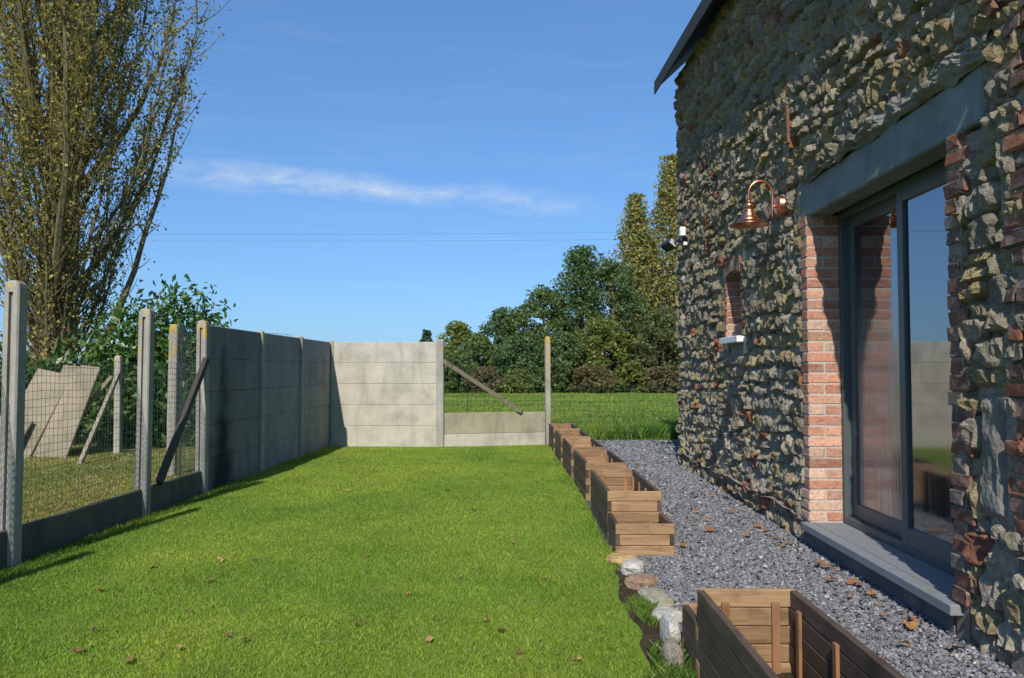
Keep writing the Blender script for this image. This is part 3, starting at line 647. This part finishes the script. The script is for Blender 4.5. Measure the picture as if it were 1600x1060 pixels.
for a, b_ in (((-7.16, 14.02, 1.42), (-6.92, 12.4, .0)), ((-7.3, 14.05, 1.35), (-8.4, 14.05, .0))):
    o = MB().bar(a, b_, .06, .06, (1, 0, 0) if a[1] < 14.03 else (0, 1, 0)).build('brace', M['conc_b'], nb); o.location = -nb.location
for i, (x, wd, hh, lean, rl, txt) in enumerate(((-8.62, .62, 1.62, 26, -14, 'widest weathered concrete slab leaning against the neighbour fence'), (-8.16, .40, 1.68, 24, -7, 'tall narrow concrete slab leaning in the middle of the group'), (-7.84, .34, 1.66, 22, -9, 'concrete slab with a pale top end beside the braced post'), (-8.75, .55, .8, 34, -12, 'short broken concrete slab leaning low against taller slabs'))):
    o = MB().bbox((-wd/2, -.03, 0), (wd/2, .03, hh), .008).build('leaning_slab', M['conc_b']); o.location = (x, 13.35 + .1*(i % 2) - .35*(i == 3), .0); o.rotation_euler = (R(-lean), R(-rl*.9), 0)
    tag(o, txt, 'concrete slab')

# ================================================================== PLANTERS
PT = .032; PH = .085; GAP = .003
plank_cache = {}
def plank(par, l, axis, loc, m, h=PH):
    key = (round(l, 3), axis, h)
    if key not in plank_cache:
        d = [PT, PT, h-GAP]; d[axis] = l
        plank_cache[key] = MB().bbox((-d[0]/2, -d[1]/2, 0), (d[0]/2, d[1]/2, d[2]), .004).mesh('plank'); fix(plank_cache[key]); plank_cache[key].materials.append(m)
    o = bpy.data.objects.new('plank', plank_cache[key]); COL.objects.link(o); o.parent = par
    o.location = (loc[0]+random.uniform(-.002, .002), loc[1]+random.uniform(-.004, .004), loc[2]); o.rotation_euler.z = random.uniform(-.004, .004); return o
def crate(par, y0, ln, wd, nc):
    """log-cabin stack of planks, corners lapped course by course"""
    for k in range(nc):
        z = k*PH
        if (nc-1-k) % 2 == 0:
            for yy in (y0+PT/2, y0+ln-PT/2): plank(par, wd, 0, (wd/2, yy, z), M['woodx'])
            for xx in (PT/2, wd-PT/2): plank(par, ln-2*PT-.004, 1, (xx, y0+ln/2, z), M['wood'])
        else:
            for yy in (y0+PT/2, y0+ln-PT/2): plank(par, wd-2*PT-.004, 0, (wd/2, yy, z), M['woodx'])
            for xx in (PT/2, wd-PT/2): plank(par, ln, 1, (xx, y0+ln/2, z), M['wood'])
    ht = nc*PH-.06
    def batten(x, y, sx_, sy_):
        o = MB().bbox((-sx_/2, -sy_/2, 0), (sx_/2, sy_/2, ht), .002).build('batten', M['woodz'], par); o.location = (x, y, 0)
    for x in (wd*.27, wd*.78):
        batten(x, y0+ln-PT-.009, .038, .016); 
        batten(x, y0+PT+.009, .038, .016)
    if ln > 1:
        for yy in np.linspace(y0+.2, y0+ln-.18, 4):
            batten(PT+.009, yy, .016, .038); batten(wd-PT-.009, yy, .016, .038)
    o = MB().box((PT, y0+PT, .002), (wd-PT, y0+ln-PT, .04)).build('soil', M['soil'], par)
PW = .46
def planter(y0, segs, label):
    x0 = float(plx(y0)); t = thing('planter_box', label, 'planter', (x0, y0, .006), 'timber planters between lawn and gravel')
    tot = sum(s[0] for s in segs); t.rotation_euler.z = math.atan2(float(plx(y0)-plx(y0+tot)), tot)
    y = 0
    for ln, nc in segs: crate(t, y, ln-.004, PW, nc); y += ln
planter(2.25, [(1.67, 5), (.36, 3)], 'dark timber planter by the window sill, low step at its far end')
planter(6.42, [(.56, 3), (1.58, 5)], 'timber planter with a low step facing the gap in the row')
planter(9.12, [(1.5, 5)], 'timber planter standing second after the gap in the row')
planter(10.98, [(1.5, 5)], 'timber planter standing in the middle of the row past the gap')
planter(12.76, [(1.42, 5)], 'timber planter standing last but one before the far post')
planter(14.42, [(1.45, 5)], 'timber planter ending the row beside the far lichened post')

# ================================================================== EDGING STONES
def rock(x, y, sx_, sy_, sz, seed, tint, label, rz):
    u = np.linspace(0, 2*np.pi, 15)[:-1]; v = np.linspace(.12, np.pi-.12, 9); U, V = np.meshgrid(u, v)
    d = np.stack([np.sin(V)*np.cos(U), np.sin(V)*np.sin(U), np.cos(V)], -1); d = np.sign(d)*np.abs(d)**.72
    r = 1+.3*fbm(d[..., 0]*1.6+seed, d[..., 1]*1.6, d[..., 2]*1.6, seed, 3)
    p = (d*r[..., None]*np.array([sx_, sy_, sz])).reshape(-1, 3); b = MB(); b.v = p.tolist()
    b.f = [(i*14+k, i*14+(k+1) % 14, (i+1)*14+(k+1) % 14, (i+1)*14+k) for i in range(8) for k in range(14)] + [tuple(range(14)), tuple(8*14+k for k in range(14))]
    o = b.build('edging_stone', M['rock'], None, False, np.array(tint)); o.location = (x, y, sz*.55); o.rotation_euler.z = rz
    tag(o, label, 'stone', 'stones edging the gravel')
rock(.70, 6.22, .12, .09, .05, 3, (.52, .37, .17), 'ochre flat stone under the stepped planter corner', .3)
rock(.74, 5.93, .085, .13, .06, 4, (.62, .60, .55), 'white streaked grey stone next to the ochre stone', -.2)
rock(.75, 5.56, .11, .10, .05, 5, (.38, .26, .18), 'brownish flat stone midway along the planter gap', .6)
rock(.79, 5.18, .10, .16, .045, 6, (.42, .39, .31), 'broad grey green stone edging the gap in the planters', .1)
rock(.80, 4.8, .09, .11, .05, 8, (.55, .53, .47), 'pale rough stone just before the dark planter', .4)
rock(.755, 4.45, .045, .13, .10, 9, (.60, .59, .56), 'upright white veined stone against the dark planter', .05)
rock(.71, 4.12, .05, .12, .07, 11, (.35, .31, .26), 'dull stone half hidden by grass under the dark planter', 0)
sy = np.linspace(3.0, 6.1, 63); sxl = .64 + .13*fbm(sy*1.6, 0., 0., 61, 3) - .05*np.sin((sy-3)/3.1*np.pi)
b = MB(); b.v = [(float(x), float(y), .009) for x, y in zip(sxl, sy)] + [(.8, float(y), .009) for y in sy]; b.f = [(i, i+63, i+64, i+1) for i in range(62)]
tag(b.build('soil_border', M['soil']), kind='structure')

# ================================================================== GRASS
def blades(name, X, Y, hgt, wid, cols, m, lean=.45, z0=0.):
    n = len(X); a = rng.uniform(0, 2*np.pi, n); la = rng.uniform(0, 2*np.pi, n); ll = hgt*lean*rng.uniform(.2, 1.3, n)
    dx, dy = np.cos(a)*wid/2, np.sin(a)*wid/2; tx, ty = np.cos(la)*ll, np.sin(la)*ll
    V = np.zeros((n, 4, 3))
    V[:, 0] = np.stack([X-dx, Y-dy, np.full(n, z0)], -1); V[:, 1] = np.stack([X+dx, Y+dy, np.full(n, z0)], -1)
    V[:, 2] = np.stack([X+tx+dx*.15, Y+ty+dy*.15, z0+hgt], -1); V[:, 3] = np.stack([X+tx*.35-dx*.9, Y+ty*.35-dy*.9, z0+hgt*.6], -1)
    ms = npmesh(name, V, 4); ms.materials.append(m); set_tint(ms, np.repeat(cols, 4, 0))
    o = bpy.data.objects.new(name, ms); COL.objects.link(o); return o
def gcols(X, Y, n, base=(.235, .372, .048), dry=(.36, .34, .14), pdry=.11):
    p = np.clip(.48+.6*fbm(X*1.1, Y*1.1, 0, 31, 4), 0, 1.1)[:, None]; q = (.5+.5*fbm(X*4, Y*4, 0, 32, 2))[:, None]
    c = np.array(base)*(.66+.6*p)*np.array([1., 1, 1])*(.8+.4*q); c = c*rng.uniform(.7, 1.35, (n, 1))
    c[:, 0] *= (.8+.5*p[:, 0]); d = rng.random(n) < pdry*(.4+1.4*p[:, 0]); c[d] = np.array(dry)*rng.uniform(.6, 1.2, (d.sum(), 1)); return c
def scatter(n, y0, y1, xl, xr, pw):
    Y = y0*(y1/y0)**(rng.random(n)**pw); lo, hi = xl(Y), xr(Y); X = lo + (hi-lo)*rng.random(n); return X, Y
nL = 480000
X, Y = scatter(nL, 2.6, 15.75, lambda y: np.maximum(-3.82, -.72*y-.4), lambda y: np.minimum(plx(y)-.02, .62*y), 1.)
k = ~((Y > 15.4+.2*np.clip(X+1.7, 0, 2)))
k &= ~((X > .60 + .13*fbm(Y*1.6, 0*Y, 0., 61, 3) - .05*np.sin((Y-3)/3.1*np.pi)) & (Y < 6.1) & (vn(X*12, Y*9, 0, 3) > .3)); X, Y = X[k], Y[k]
hg = rng.uniform(.010, .027, len(X))*(1+.35*fbm(X*3, Y*3, 0, 5, 2)); ed = (X < -3.66) | (X > plx(Y)-.1); hg[ed] *= rng.uniform(1, 2.2, ed.sum())
tag(blades('lawn_grass', X, Y, hg,   .0019+.00040*Y*rng.uniform(.5, 1.1, len(X)), gcols(X, Y, len(X)), M['blade'], .7, .003), 'short mown green lawn between fence and planters', 'grass', kind='stuff')
# tufts along the border and rough strip beyond the gravel
nT = 26000; X = rng.uniform(-1.7, 7.5, nT); Y = 16.95 + rng.random(nT)**1.2*2.3 + .12*np.clip(X, 0, 8)
hg = rng.uniform(.12, .32, nT)*(1+.4*fbm(X*1.5, Y*1.5, 0, 8, 2))*np.clip((Y-16.6)/.6, .5, 1)
tag(blades('rough_grass', X, Y, hg, rng.uniform(.012, .022, nT), gcols(X, Y, nT, (.165, .29, .04)), M['blade'], .5, .0), 'strip of taller rough grass between gravel and field', 'grass', kind='stuff')
nT = 3400; X = plx(np.linspace(3.2, 4.6, nT)) - .03 - .22*rng.random(nT)**1.5; Y = rng.uniform(3.1, 5.2, nT)
cl_ = vn(X*7, Y*4, 0, 15) > .42; X, Y = X[cl_], Y[cl_]
tag(blades('border_grass', X, Y, rng.uniform(.025, .07, len(X)), .0028, gcols(X, Y, len(X), (.12, .22, .035)), M['blade'], .7, .004), 'longer grass tufts against the dark planter', 'grass', kind='stuff')
nF = 90000; Y = 19+37*rng.random(nF)**1.4; X = -.25*Y + rng.random(nF)*(.55*Y)
tag(blades('field_crop', X, Y, rng.uniform(.03, .10, nF), rng.uniform(.02, .05, nF), gcols(X*.3, Y*.3, nF, (.20, .30, .05), (.28, .23, .1), .1)*np.interp(Y, [19, 25], [.8, 1])[:, None], M['blade'], .9, 0), 'low green crop over the field behind the fence', 'crop', kind='stuff')
nN = 60000; X, Y = scatter(nN, 5, 14.5, lambda y: -.75*y-.5, lambda y: np.full_like(y, -3.95), 1.); 
tag(blades('neighbour_grass', X, Y, rng.uniform(.02, .05, nN), .004+.0008*Y, gcols(X, Y, nN, (.23, .28, .07), (.36, .27, .13), .25), M['blade'], .8, .003), 'thin patchy grass in the neighbouring garden', 'grass', kind='stuff')

# ================================================================== GRAVEL
def chips(n, X, Y, size, z):
    base = np.array([(-1, -.8, -.3), (1, -.6, -.4), (.7, .9, -.2), (-.8, .7, -.4), (-.6, -.5, .4), (.7, -.4, .3), (.3, .6, .45)])
    fs = np.array([(0, 1, 5, 4), (1, 2, 6, 5), (2, 3, 6, 6), (3, 0, 4, 6), (4, 5, 6, 6)])
    a = rng.uniform(0, 6.283, n); t1 = rng.normal(0, .45, n); t2 = rng.normal(0, .45, n)
    p = base[None]*(size[:, None, None]*rng.uniform(.55, 1.25, (n, 1, 3)))*(1+.3*rng.normal(0, 1, (n, 7, 3)))
    ca, sa = np.cos(a)[:, None], np.sin(a)[:, None]
    x, y, zz = p[..., 0], p[..., 1], p[..., 2]
    y, zz = y*np.cos(t1)[:, None]-zz*np.sin(t1)[:, None], y*np.sin(t1)[:, None]+zz*np.cos(t1)[:, None]
    x, zz = x*np.cos(t2)[:, None]-zz*np.sin(t2)[:, None], x*np.sin(t2)[:, None]+zz*np.cos(t2)[:, None]
    x, y = x*ca-y*sa, x*sa+y*ca
    V = np.stack([x+X[:, None], y+Y[:, None], zz+z[:, None]], -1).reshape(-1, 3)
    tri = np.array([(0, 1, 5), (0, 5, 4), (1, 2, 6), (1, 6, 5), (2, 3, 6), (3, 0, 4), (3, 4, 6), (4, 5, 6)])
    Fc = (tri[None] + (np.arange(n)*7)[:, None, None]).reshape(-1, 3)
    m = bpy.data.meshes.new('gravel'); m.vertices.add(len(V)); m.vertices.foreach_set('co', V.astype(np.float32).ravel())
    m.loops.add(Fc.size); m.loops.foreach_set('vertex_index', Fc.astype(np.int32).ravel()); m.polygons.add(len(Fc)); m.polygons.foreach_set('loop_start', np.arange(0, Fc.size, 3, dtype=np.int32)); m.update(calc_edges=True)
    g = rng.uniform(.10, .27, (n, 1))*np.array([[.96, .98, 1.06]]); lt = rng.random(n) < .035; g[lt] = rng.uniform(.3, .48, (lt.sum(), 1)); br = rng.random(n) < .03; g[br] = np.array([.22, .17, .12])
    set_tint(m, np.repeat(g, 7, 0)); m.materials.append(M['gravel']); return m
nG = 84000; Y = 3.0*(16.7/3.0)**(rng.random(nG)**.92); X = plx(Y)-.0 + rng.random(nG)*(XW+.02-plx(Y))
ex_ = rng.random(6000); Xe = 2.3+3.4*ex_; Ye = rng.uniform(12.7, 16.7, 6000); X = np.r_[X, Xe]; Y = np.r_[Y, Ye]; nG = len(X)
inb = (X < plx(Y)+PW+.005) & (((Y < 4.3)) | (Y > 6.4)); X, Y = X[~inb], Y[~inb]; nG = len(X)
heap = .02 + .03*np.clip((X-1.9)/.4, 0, 1)*(vn(X*3, Y*2, 0, 6))
gm = chips(nG, X, Y, (.0068+.00085*Y)*rng.uniform(.6, 1.5, nG), .010+rng.random(nG)*heap*.7)
go = bpy.data.objects.new('slate_gravel', gm); COL.objects.link(go); tag(go, 'dark blue grey slate chippings between planters and house', 'gravel', kind='stuff')

# ================================================================== FALLEN LEAVES
def leaf_mesh(name, seed, tint):
    r_ = random.Random(seed); n = 11; b = MB(); b.v = [(0, 0, .012)]
    for k in range(n):
        a = 2*math.pi*k/n; rad = (1 if k % 2 == 0 else .55)*r_.uniform(.75, 1.15); b.v.append((rad*math.cos(a)*.05, rad*math.sin(a)*.036, .004+r_.uniform(0, .022)))
    b.f = [(0, 1+k, 1+(k+1) % n) for k in range(n)]; m = b.mesh(name); m.materials.append(M['dead']); set_tint(m, np.tile(tint, (len(m.vertices), 1))); return m
random.seed(12); LM = [leaf_mesh('fallen_leaf', i, t) for i, t in enumerate([(.27, .13, .06), (.33, .17, .07), (.19, .10, .055), (.40, .25, .12), (.10, .06, .04)])]
def leaf(x, y, z, mi, s, label, group):
    o = bpy.data.objects.new('fallen_leaf', LM[mi]); COL.objects.link(o); o.location = (x, y, z); o.scale = (s,)*3; o.rotation_euler = (random.uniform(-.4, .4), random.uniform(-.4, .4), random.uniform(0, 6.28)); tag(o, label, 'leaf', group)
for px, py in ((148, 990), (283, 1018), (358, 998), (385, 1005), (155, 928), (120, 1025), (240, 955-60), (345, 880), (350, 878), (760, 972), (782, 988), (672, 1003), (640, 932), (575, 872), (480, 850), (810, 1020), (900, 1032), (720, 905), (560, 980), (430, 800), (262, 835), (455, 742), (545, 770), (640, 752), (700, 770), (585, 735), (520, 800), (650, 820), (740, 800), (800, 850), (860, 780), (850, 905), (330, 912), (530, 720), (610, 715), (750, 722), (820, 735), (400, 880), (300, 960), (205, 1040)):
    d = F*CAMH/(py-579); mi = random.choice((0, 2, 3, 4, 1))
    leaf((px-828)/F*d, d, .024, mi, random.uniform(.45, .85), ['russet', 'orange brown', 'dark brown', 'pale tan', 'blackish'][mi]+' fallen leaf lying on the mown lawn', ['russet', 'orange brown', 'dark brown', 'pale tan', 'blackish'][mi]+' leaves on the lawn')
for px, py in ((1220, 852), (1228, 848), (1214, 850), (1270, 880), (1283, 885), (1276, 878), (1300, 893), (1322, 908), (1330, 912), (1352, 925), (1370, 962), (1405, 955), (1425, 965), (1408, 975), (1400, 1003), (1430, 968), (1290, 905), (1180, 822), (1160, 835), (1140, 800), (1130, 780), (1110, 775), (1190, 828), (1205, 840), (1105, 828), (1065, 852), (1085, 800), (1100, 812), (1320, 930), (1360, 940), (1498, 1010), (1085, 775), (1150, 812)):
    d = F*(CAMH-.03)/(py-579); mi = random.choice((0, 1, 1, 0, 2)); x = min((px-828)/F*d, XW-.14)
    leaf(x, d, .045, mi, random.uniform(.7, 1.15), ['russet', 'orange brown', 'dark brown', 'pale tan', 'blackish'][mi]+' dry leaf lying on the slate gravel', ['russet', 'orange brown', 'dark brown', 'pale tan', 'blackish'][mi]+' leaves on the gravel')

# ================================================================== TREES
def leaf_cloud(name, C, size, cols, m, par, asp=.75, upb=.0):
    n = len(C); a = rng.normal(0, 1, (n, 3)); a /= np.linalg.norm(a, axis=1)[:, None]; b_ = rng.normal(0, 1, (n, 3)); b_ -= a*(a*b_).sum(1)[:, None]; b_ /= np.linalg.norm(b_, axis=1)[:, None]
    s = size[:, None] if hasattr(size, '__len__') else size; c = np.cross(a, b_)
    V = np.stack([C-a*s, C+b_*s*asp*.8+c*s*.15, C+a*s, C-b_*s*asp*.8+c*s*.15], 1)
    ms = npmesh(name, V, 4); ms.materials.append(m); set_tint(ms, np.repeat(cols, 4, 0)); o = bpy.data.objects.new(name, ms); COL.objects.link(o); o.parent = par; return o
def tint(n, base, var=.35, alt=None, pa=0.):
    c = np.array(base)*rng.uniform(1-var, 1+var, (n, 1))
    if alt is not None: d = rng.random(n) < pa; c[d] = np.array(alt)*rng.uniform(.7, 1.2, (d.sum(), 1))
    return c
# ---- the big poplar behind the fence
pop = thing('big_poplar', 'tall poplar with many steep limbs and thin olive autumn leaves', 'tree', (-10.1, 17, 0))
random.seed(23); tr = MB(); tr.tube([(0, 0, -.2), (.02, 0, 1), (.05, .02, 3), (.12, .0, 6), (.1, 0, 9), (.18, 0, 13), (.2, 0, 18)], [.62, .47, .42, .34, .27, .17, .03], 12)
limbs = MB(); twigs = MB(); LC = []
def limb(p0, az_, ang, ln, r0, mbx, n=9, curve=.75):
    pts = [Vector(p0)]; p = Vector(p0); a = ang; wob_ = random.uniform(0, 6)
    for i in range(n):
        a = ang*(1-curve*i/n); hz = math.sin(a); p = p + Vector((math.cos(az_)*hz, math.sin(az_)*hz, math.cos(a)))*(ln/n) + Vector((random.uniform(-1, 1), random.uniform(-1, 1), 0))*ln*.008; pts.append(p.copy())
    mbx.tube(pts, [r0*(1-.9*i/n)+.004 for i in range(n+1)], 5, False); return pts
for i in range(92):
    z0 = .7 + 10.5*(i/92)**1.1; az_ = i*2.4 + random.uniform(-.4, .4); big = i % 6 == 0
    ln = random.uniform(4.2, 7.4)*(1.12 if big else .92); r0 = .09 if big else random.uniform(.022, .045)
    pts = limb((math.cos(az_)*.21+.06, math.sin(az_)*.21, z0), az_, R(random.uniform(18, 30) if z0 < 2.2 else random.uniform(20, 42)), ln, r0, limbs, 10, .86)
    for j in range(2, 11):
        for q in range(4):
            pj = pts[j]; tw = limb(pj, az_+random.uniform(-2.2, 2.2), R(random.uniform(8, 60)), random.uniform(.35, 1.25), .009, twigs, 4, .5)
            nl = random.choice((3, 4, 6, 8)) if j > 4 else random.choice((0, 1, 2, 4))
            for pt in tw[1:]:
                for _ in range(nl): LC.append(pt + Vector((random.gauss(0, .09), random.gauss(0, .09), random.gauss(0, .11))))
for i in range(160):                                             # brushy shoots round the lower trunk
    az_ = random.uniform(0, 6.28); z0 = random.uniform(.2, 4.2)
    tw = limb((math.cos(az_)*.42, math.sin(az_)*.42, z0), az_, R(random.uniform(25, 70)), random.uniform(.6, 1.5), .012, twigs, 4, .6)
    for pt in tw[1:]:
        for _ in range(6): LC.append(pt + Vector((random.gauss(0, .12), random.gauss(0, .12), random.gauss(0, .14))))
tr.build('trunk', M['bark'], pop, True); limbs.build('limbs', M['bark'], pop, 'raw'); twigs.build('twigs', M['bark'], pop, 'raw')
LC = np.array([tuple(p) for p in LC]); print('poplar leaves', len(LC))
leaf_cloud('crown', LC, rng.uniform(.024, .047, len(LC)), tint(len(LC), (.25, .24, .06), .5, (.36, .28, .07), .25), M['leaf'], pop, .95)
# ---- laurel
def shrub(name, label, loc, dims, n, size, base, alt, m, lumps=26, seed=1):
    r_ = np.random.default_rng(seed); t = thing(name, label, 'shrub', loc); c = []
    cen = r_.uniform(-1, 1, (lumps, 3))*np.array(dims)*.62; cen[:, 2] = np.abs(cen[:, 2])*1.0 + dims[2]*.12*r_.random(lumps)
    k = n//lumps
    st_ = MB()
    for q in cen:
        d = r_.normal(0, 1, (k, 3)); d /= np.linalg.norm(d, axis=1)[:, None]; rad = r_.uniform(.55, 1.05, (k, 1))*np.array(dims)*.34
        c.append(q + d*rad); st_.tube([(q[0]*.15, q[1]*.15, -.05), (q[0]*.6, q[1]*.6, max(q[2]*.55, .1)), tuple(q)], [.035, .022, .01], 5, False)
    c = np.concatenate(c); c = c[c[:, 2] > .03]; st_.build('stems', M['bark'], t, 'raw')
    leaf_cloud('foliage', c, r_.uniform(.7, 1.25, len(c))*size, tint(len(c), base, .4, alt, .12), m, t, .5); return t
shrub('laurel_shrub', 'glossy green cherry laurel behind the wire fence below the poplar', (-7.45, 15.9, 0), (2.1, 1.0, 3.15), 14000, .085, (.055, .12, .022), (.13, .19, .04), M['gloss'], 70, 3)
shrub('laurel_shrub', 'lower leafy laurel next to the stack of leaning slabs', (-10.1, 15.6, 0), (1.5, .8, 2.0), 5000, .08, (.05, .11, .022), (.14, .15, .04), M['gloss'], 26, 5)
shrub('laurel_shrub', 'small laurel shoots close to the corner of the shaded panel wall', (-4.85, 13.2, 0), (.5, .8, 1.7), 2600, .075, (.06, .13, .025), (.15, .2, .04), M['gloss'], 18, 7)
# ---- tree line beyond the field
def tree(name, label, px, top, wpx, Yd, base, alt, pa=.12, kind='round', n=8000, seed=0, low=.02, group=None):
    r_ = np.random.default_rng(seed); x = (px-828)/F*Yd; h = (579-top)/F*Yd + CAMH; rad = wpx/F*Yd/2
    t = thing(name, label, 'tree', (x, Yd, 0), group); tk = MB(); bl = MB(); c = []
    tk.tube([(0, 0, -.3), (.1, 0, h*.3), (0, .1, h*.6), (0, 0, h*.93)], [.028*h, .02*h, .013*h, .004*h], 8)
    nb = 60 if kind == 'round' else 80
    for i in range(nb):
        f = (i+.5)/nb; zz = h*(low+.06+(.90-low)*f); a = i*2.4+r_.uniform(-.5, .5)
        if kind == 'round': rr_ = rad*(.42+.7*math.sin(math.pi*min(1, (.16+.84*f)))**.8)*(1-.55*f**3)
        elif kind == 'cone': rr_ = rad*(1.06-f)**.75
        else: rr_ = rad*(.3+.7*math.sin(math.pi*min(1, .12+.85*f))**.9)*(1-.72*f**2)
        rr_ *= r_.uniform(.55, 1.12); q = np.array([math.cos(a)*rr_, math.sin(a)*rr_, zz]); 
        dn = .35 if kind != 'lombardy' else 1.6
        bl.tube([(0, 0, max(zz-rr_*dn, .2)), tuple(q*np.array([.55, .55, 1])-np.array([0, 0, .12*rr_])), tuple(q)], [.007*h, .004*h, .0015*h], 4, False)
        k = n//nb; s = np.array([1, 1, .62])*rad*.30 if kind == 'round' else (np.array([1, 1, .5])*rad*.34 if kind == 'cone' else np.array([.62, .62, 2.6])*rad*.34)
        s = s*r_.uniform(.7, 1.25)
        d = r_.normal(0, 1, (k, 3)); d /= np.linalg.norm(d, axis=1)[:, None]; c.append(q*np.array([.9, .9, 1]) + d*s*r_.random((k, 1))**.45)
    c = np.concatenate(c); c = c[c[:, 2] > .05]; c[:, 2] = np.minimum(c[:, 2], h*1.01)
    tk.build('trunk', M['bark'], t, True); bl.build('branches', M['bark'], t, 'raw')
    leaf_cloud('crown', c, r_.uniform(.6, 1.3, len(c))*Yd*.0021, tint(len(c), base, .4, alt, pa), M['leaf'], t, .7); return t
TL = 'trees along the far edge of the field'
G1, G2, G3, G4 = (.09, .15, .05), (.115, .17, .045), (.16, .20, .045), (.10, .155, .058)
tree('poplar_tree', 'narrow olive yellow poplar, tallest one beside the house corner', 1050, 248, 128, 60, (.26, .26, .085), (.34, .29, .1), .3, 'lombardy', 17000, 11, .03, TL)
tree('poplar_tree', 'slimmer olive poplar rising between the dark locust and tallest poplar', 996, 308, 108, 60, (.24, .25, .08), (.32, .28, .1), .3, 'lombardy', 15000, 12, .03, TL)
tree('locust_tree', 'dark blue green locust tree with the pointed top', 908, 382, 150, 58, G1, tuple(1.6*q for q in (.08, .12, .05)), .15, 'cone', 12000, 13, .0, TL)
tree('locust_tree', 'dark green locust filling the gap under the slimmer poplar', 958, 402, 120, 57, G4, tuple(1.6*q for q in (.1, .13, .04)), .15, 'round', 9000, 14, .0, TL)
tree('broadleaf_tree', 'yellowish green bushy tree low in front of the locust', 940, 498, 110, 54, G3, (.15, .14, .04), .2, 'round', 9000, 15, .0, TL)
tree('broadleaf_tree', 'rounded green tree left of the pointed locust', 850, 448, 120, 57, G2, tuple(1.6*q for q in (.09, .12, .04)), .15, 'round', 9000, 16, .0, TL)
tree('broadleaf_tree', 'dense dark green tree with a domed crown', 790, 482, 120, 58, G1, tuple(1.6*q for q in (.07, .11, .05)), .12, 'round', 8000, 17, .0, TL)
tree('broadleaf_tree', 'bright yellow green tree showing over the low end fence', 718, 503, 76, 62, (.17, .21, .045), (.16, .16, .04), .2, 'round', 6000, 18, .0, TL)
tree('broadleaf_tree', 'mid green bushy tree behind the netting of the low fence', 745, 524, 90, 55, G2, tuple(1.6*q for q in (.1, .13, .04)), .15, 'round', 8000, 19, .0, TL)
tree('broadleaf_tree', 'low spreading green tree at the foot of the domed tree', 820, 520, 110, 53.5, G1, tuple(1.6*q for q in (.08, .12, .04)), .2, 'round', 9000, 20, .0, TL)
tree('broadleaf_tree', 'olive bushy tree at the foot of the tallest poplar', 1035, 482, 105, 55, (.125, .155, .06), (.13, .13, .05), .2, 'round', 9000, 21, .0, TL)
tree('broadleaf_tree', 'shaded green tree partly hidden by the house corner', 1090, 440, 110, 58, G2, tuple(1.6*q for q in (.1, .12, .04)), .2, 'round', 8000, 22, .0, TL)
tree('broadleaf_tree', 'dark green tree low beside the yellowish bushy tree', 880, 520, 90, 53, G4, tuple(1.6*q for q in (.1, .12, .04)), .15, 'round', 8000, 23, .0, TL)
tree('broadleaf_tree', 'olive green low tree half behind the sunlit panel wall', 690, 548, 70, 54, G3, tuple(1.6*q for q in (.1, .13, .04)), .15, 'round', 6000, 25, .0, TL)
tree('distant_tree', 'tiny distant tree peeping over the sunlit panel wall', 666, 514, 30, 110, (.06, .10, .06), None, 0, 'round', 2500, 24, .0)
for i, (px, wpx, hp) in enumerate(((705, 60, 560), (760, 70, 575), (812, 60, 578), (868, 70, 566), (925, 70, 572), (985, 64, 566), (1030, 60, 575), (1075, 70, 570))):
    tree('hedge_bush', ['green bush', 'russet brown bush', 'olive bush'][i % 3 if i != 6 else 1]+' in the hedge foot '+['under the bright yellow green tree','behind the raking brace','under the domed tree','left of the dark locust','below the dark locust','under the slimmer poplar','under the tallest poplar','at the house corner'][i], px, hp, wpx, 51.5+i % 2, [G2, (.15, .125, .06), G3][i % 3 if i != 6 else 1], (.14, .12, .05), .2, 'round', 3500, 30+i, .0, 'hedge bushes along the field')

# ================================================================== POWER LINES
for i, (zz, sag, lab) in enumerate(((27.6, .9, 'upper thin power cable crossing the sky'), (26.3, .9, 'lower thin power cable crossing the sky'))):
    pts = [(x, 150, zz + sag*((x+25)/110)**2 - .8) for x in np.linspace(-135, 85, 24)]
    tag(MB().tube(pts, .02, 4, False).build('power_cable', M['black'], None, 'raw'), lab, 'cable')
for x, lab in ((-135, 'steel cable pole beyond the poplar'), (85, 'steel cable pole behind the house')):
    p = thing('cable_pole', lab, 'pole', (x, 150, 0)); MB().tube([(0, 0, -.5), (0, 0, 29)], [.35, .15], 10).build('pole', M['wire'], p); MB().bar((-1, 0, 27.8), (1, 0, 27.8), .15, .15, (0, 1, 0)).build('cross_arm', M['wire'], p)
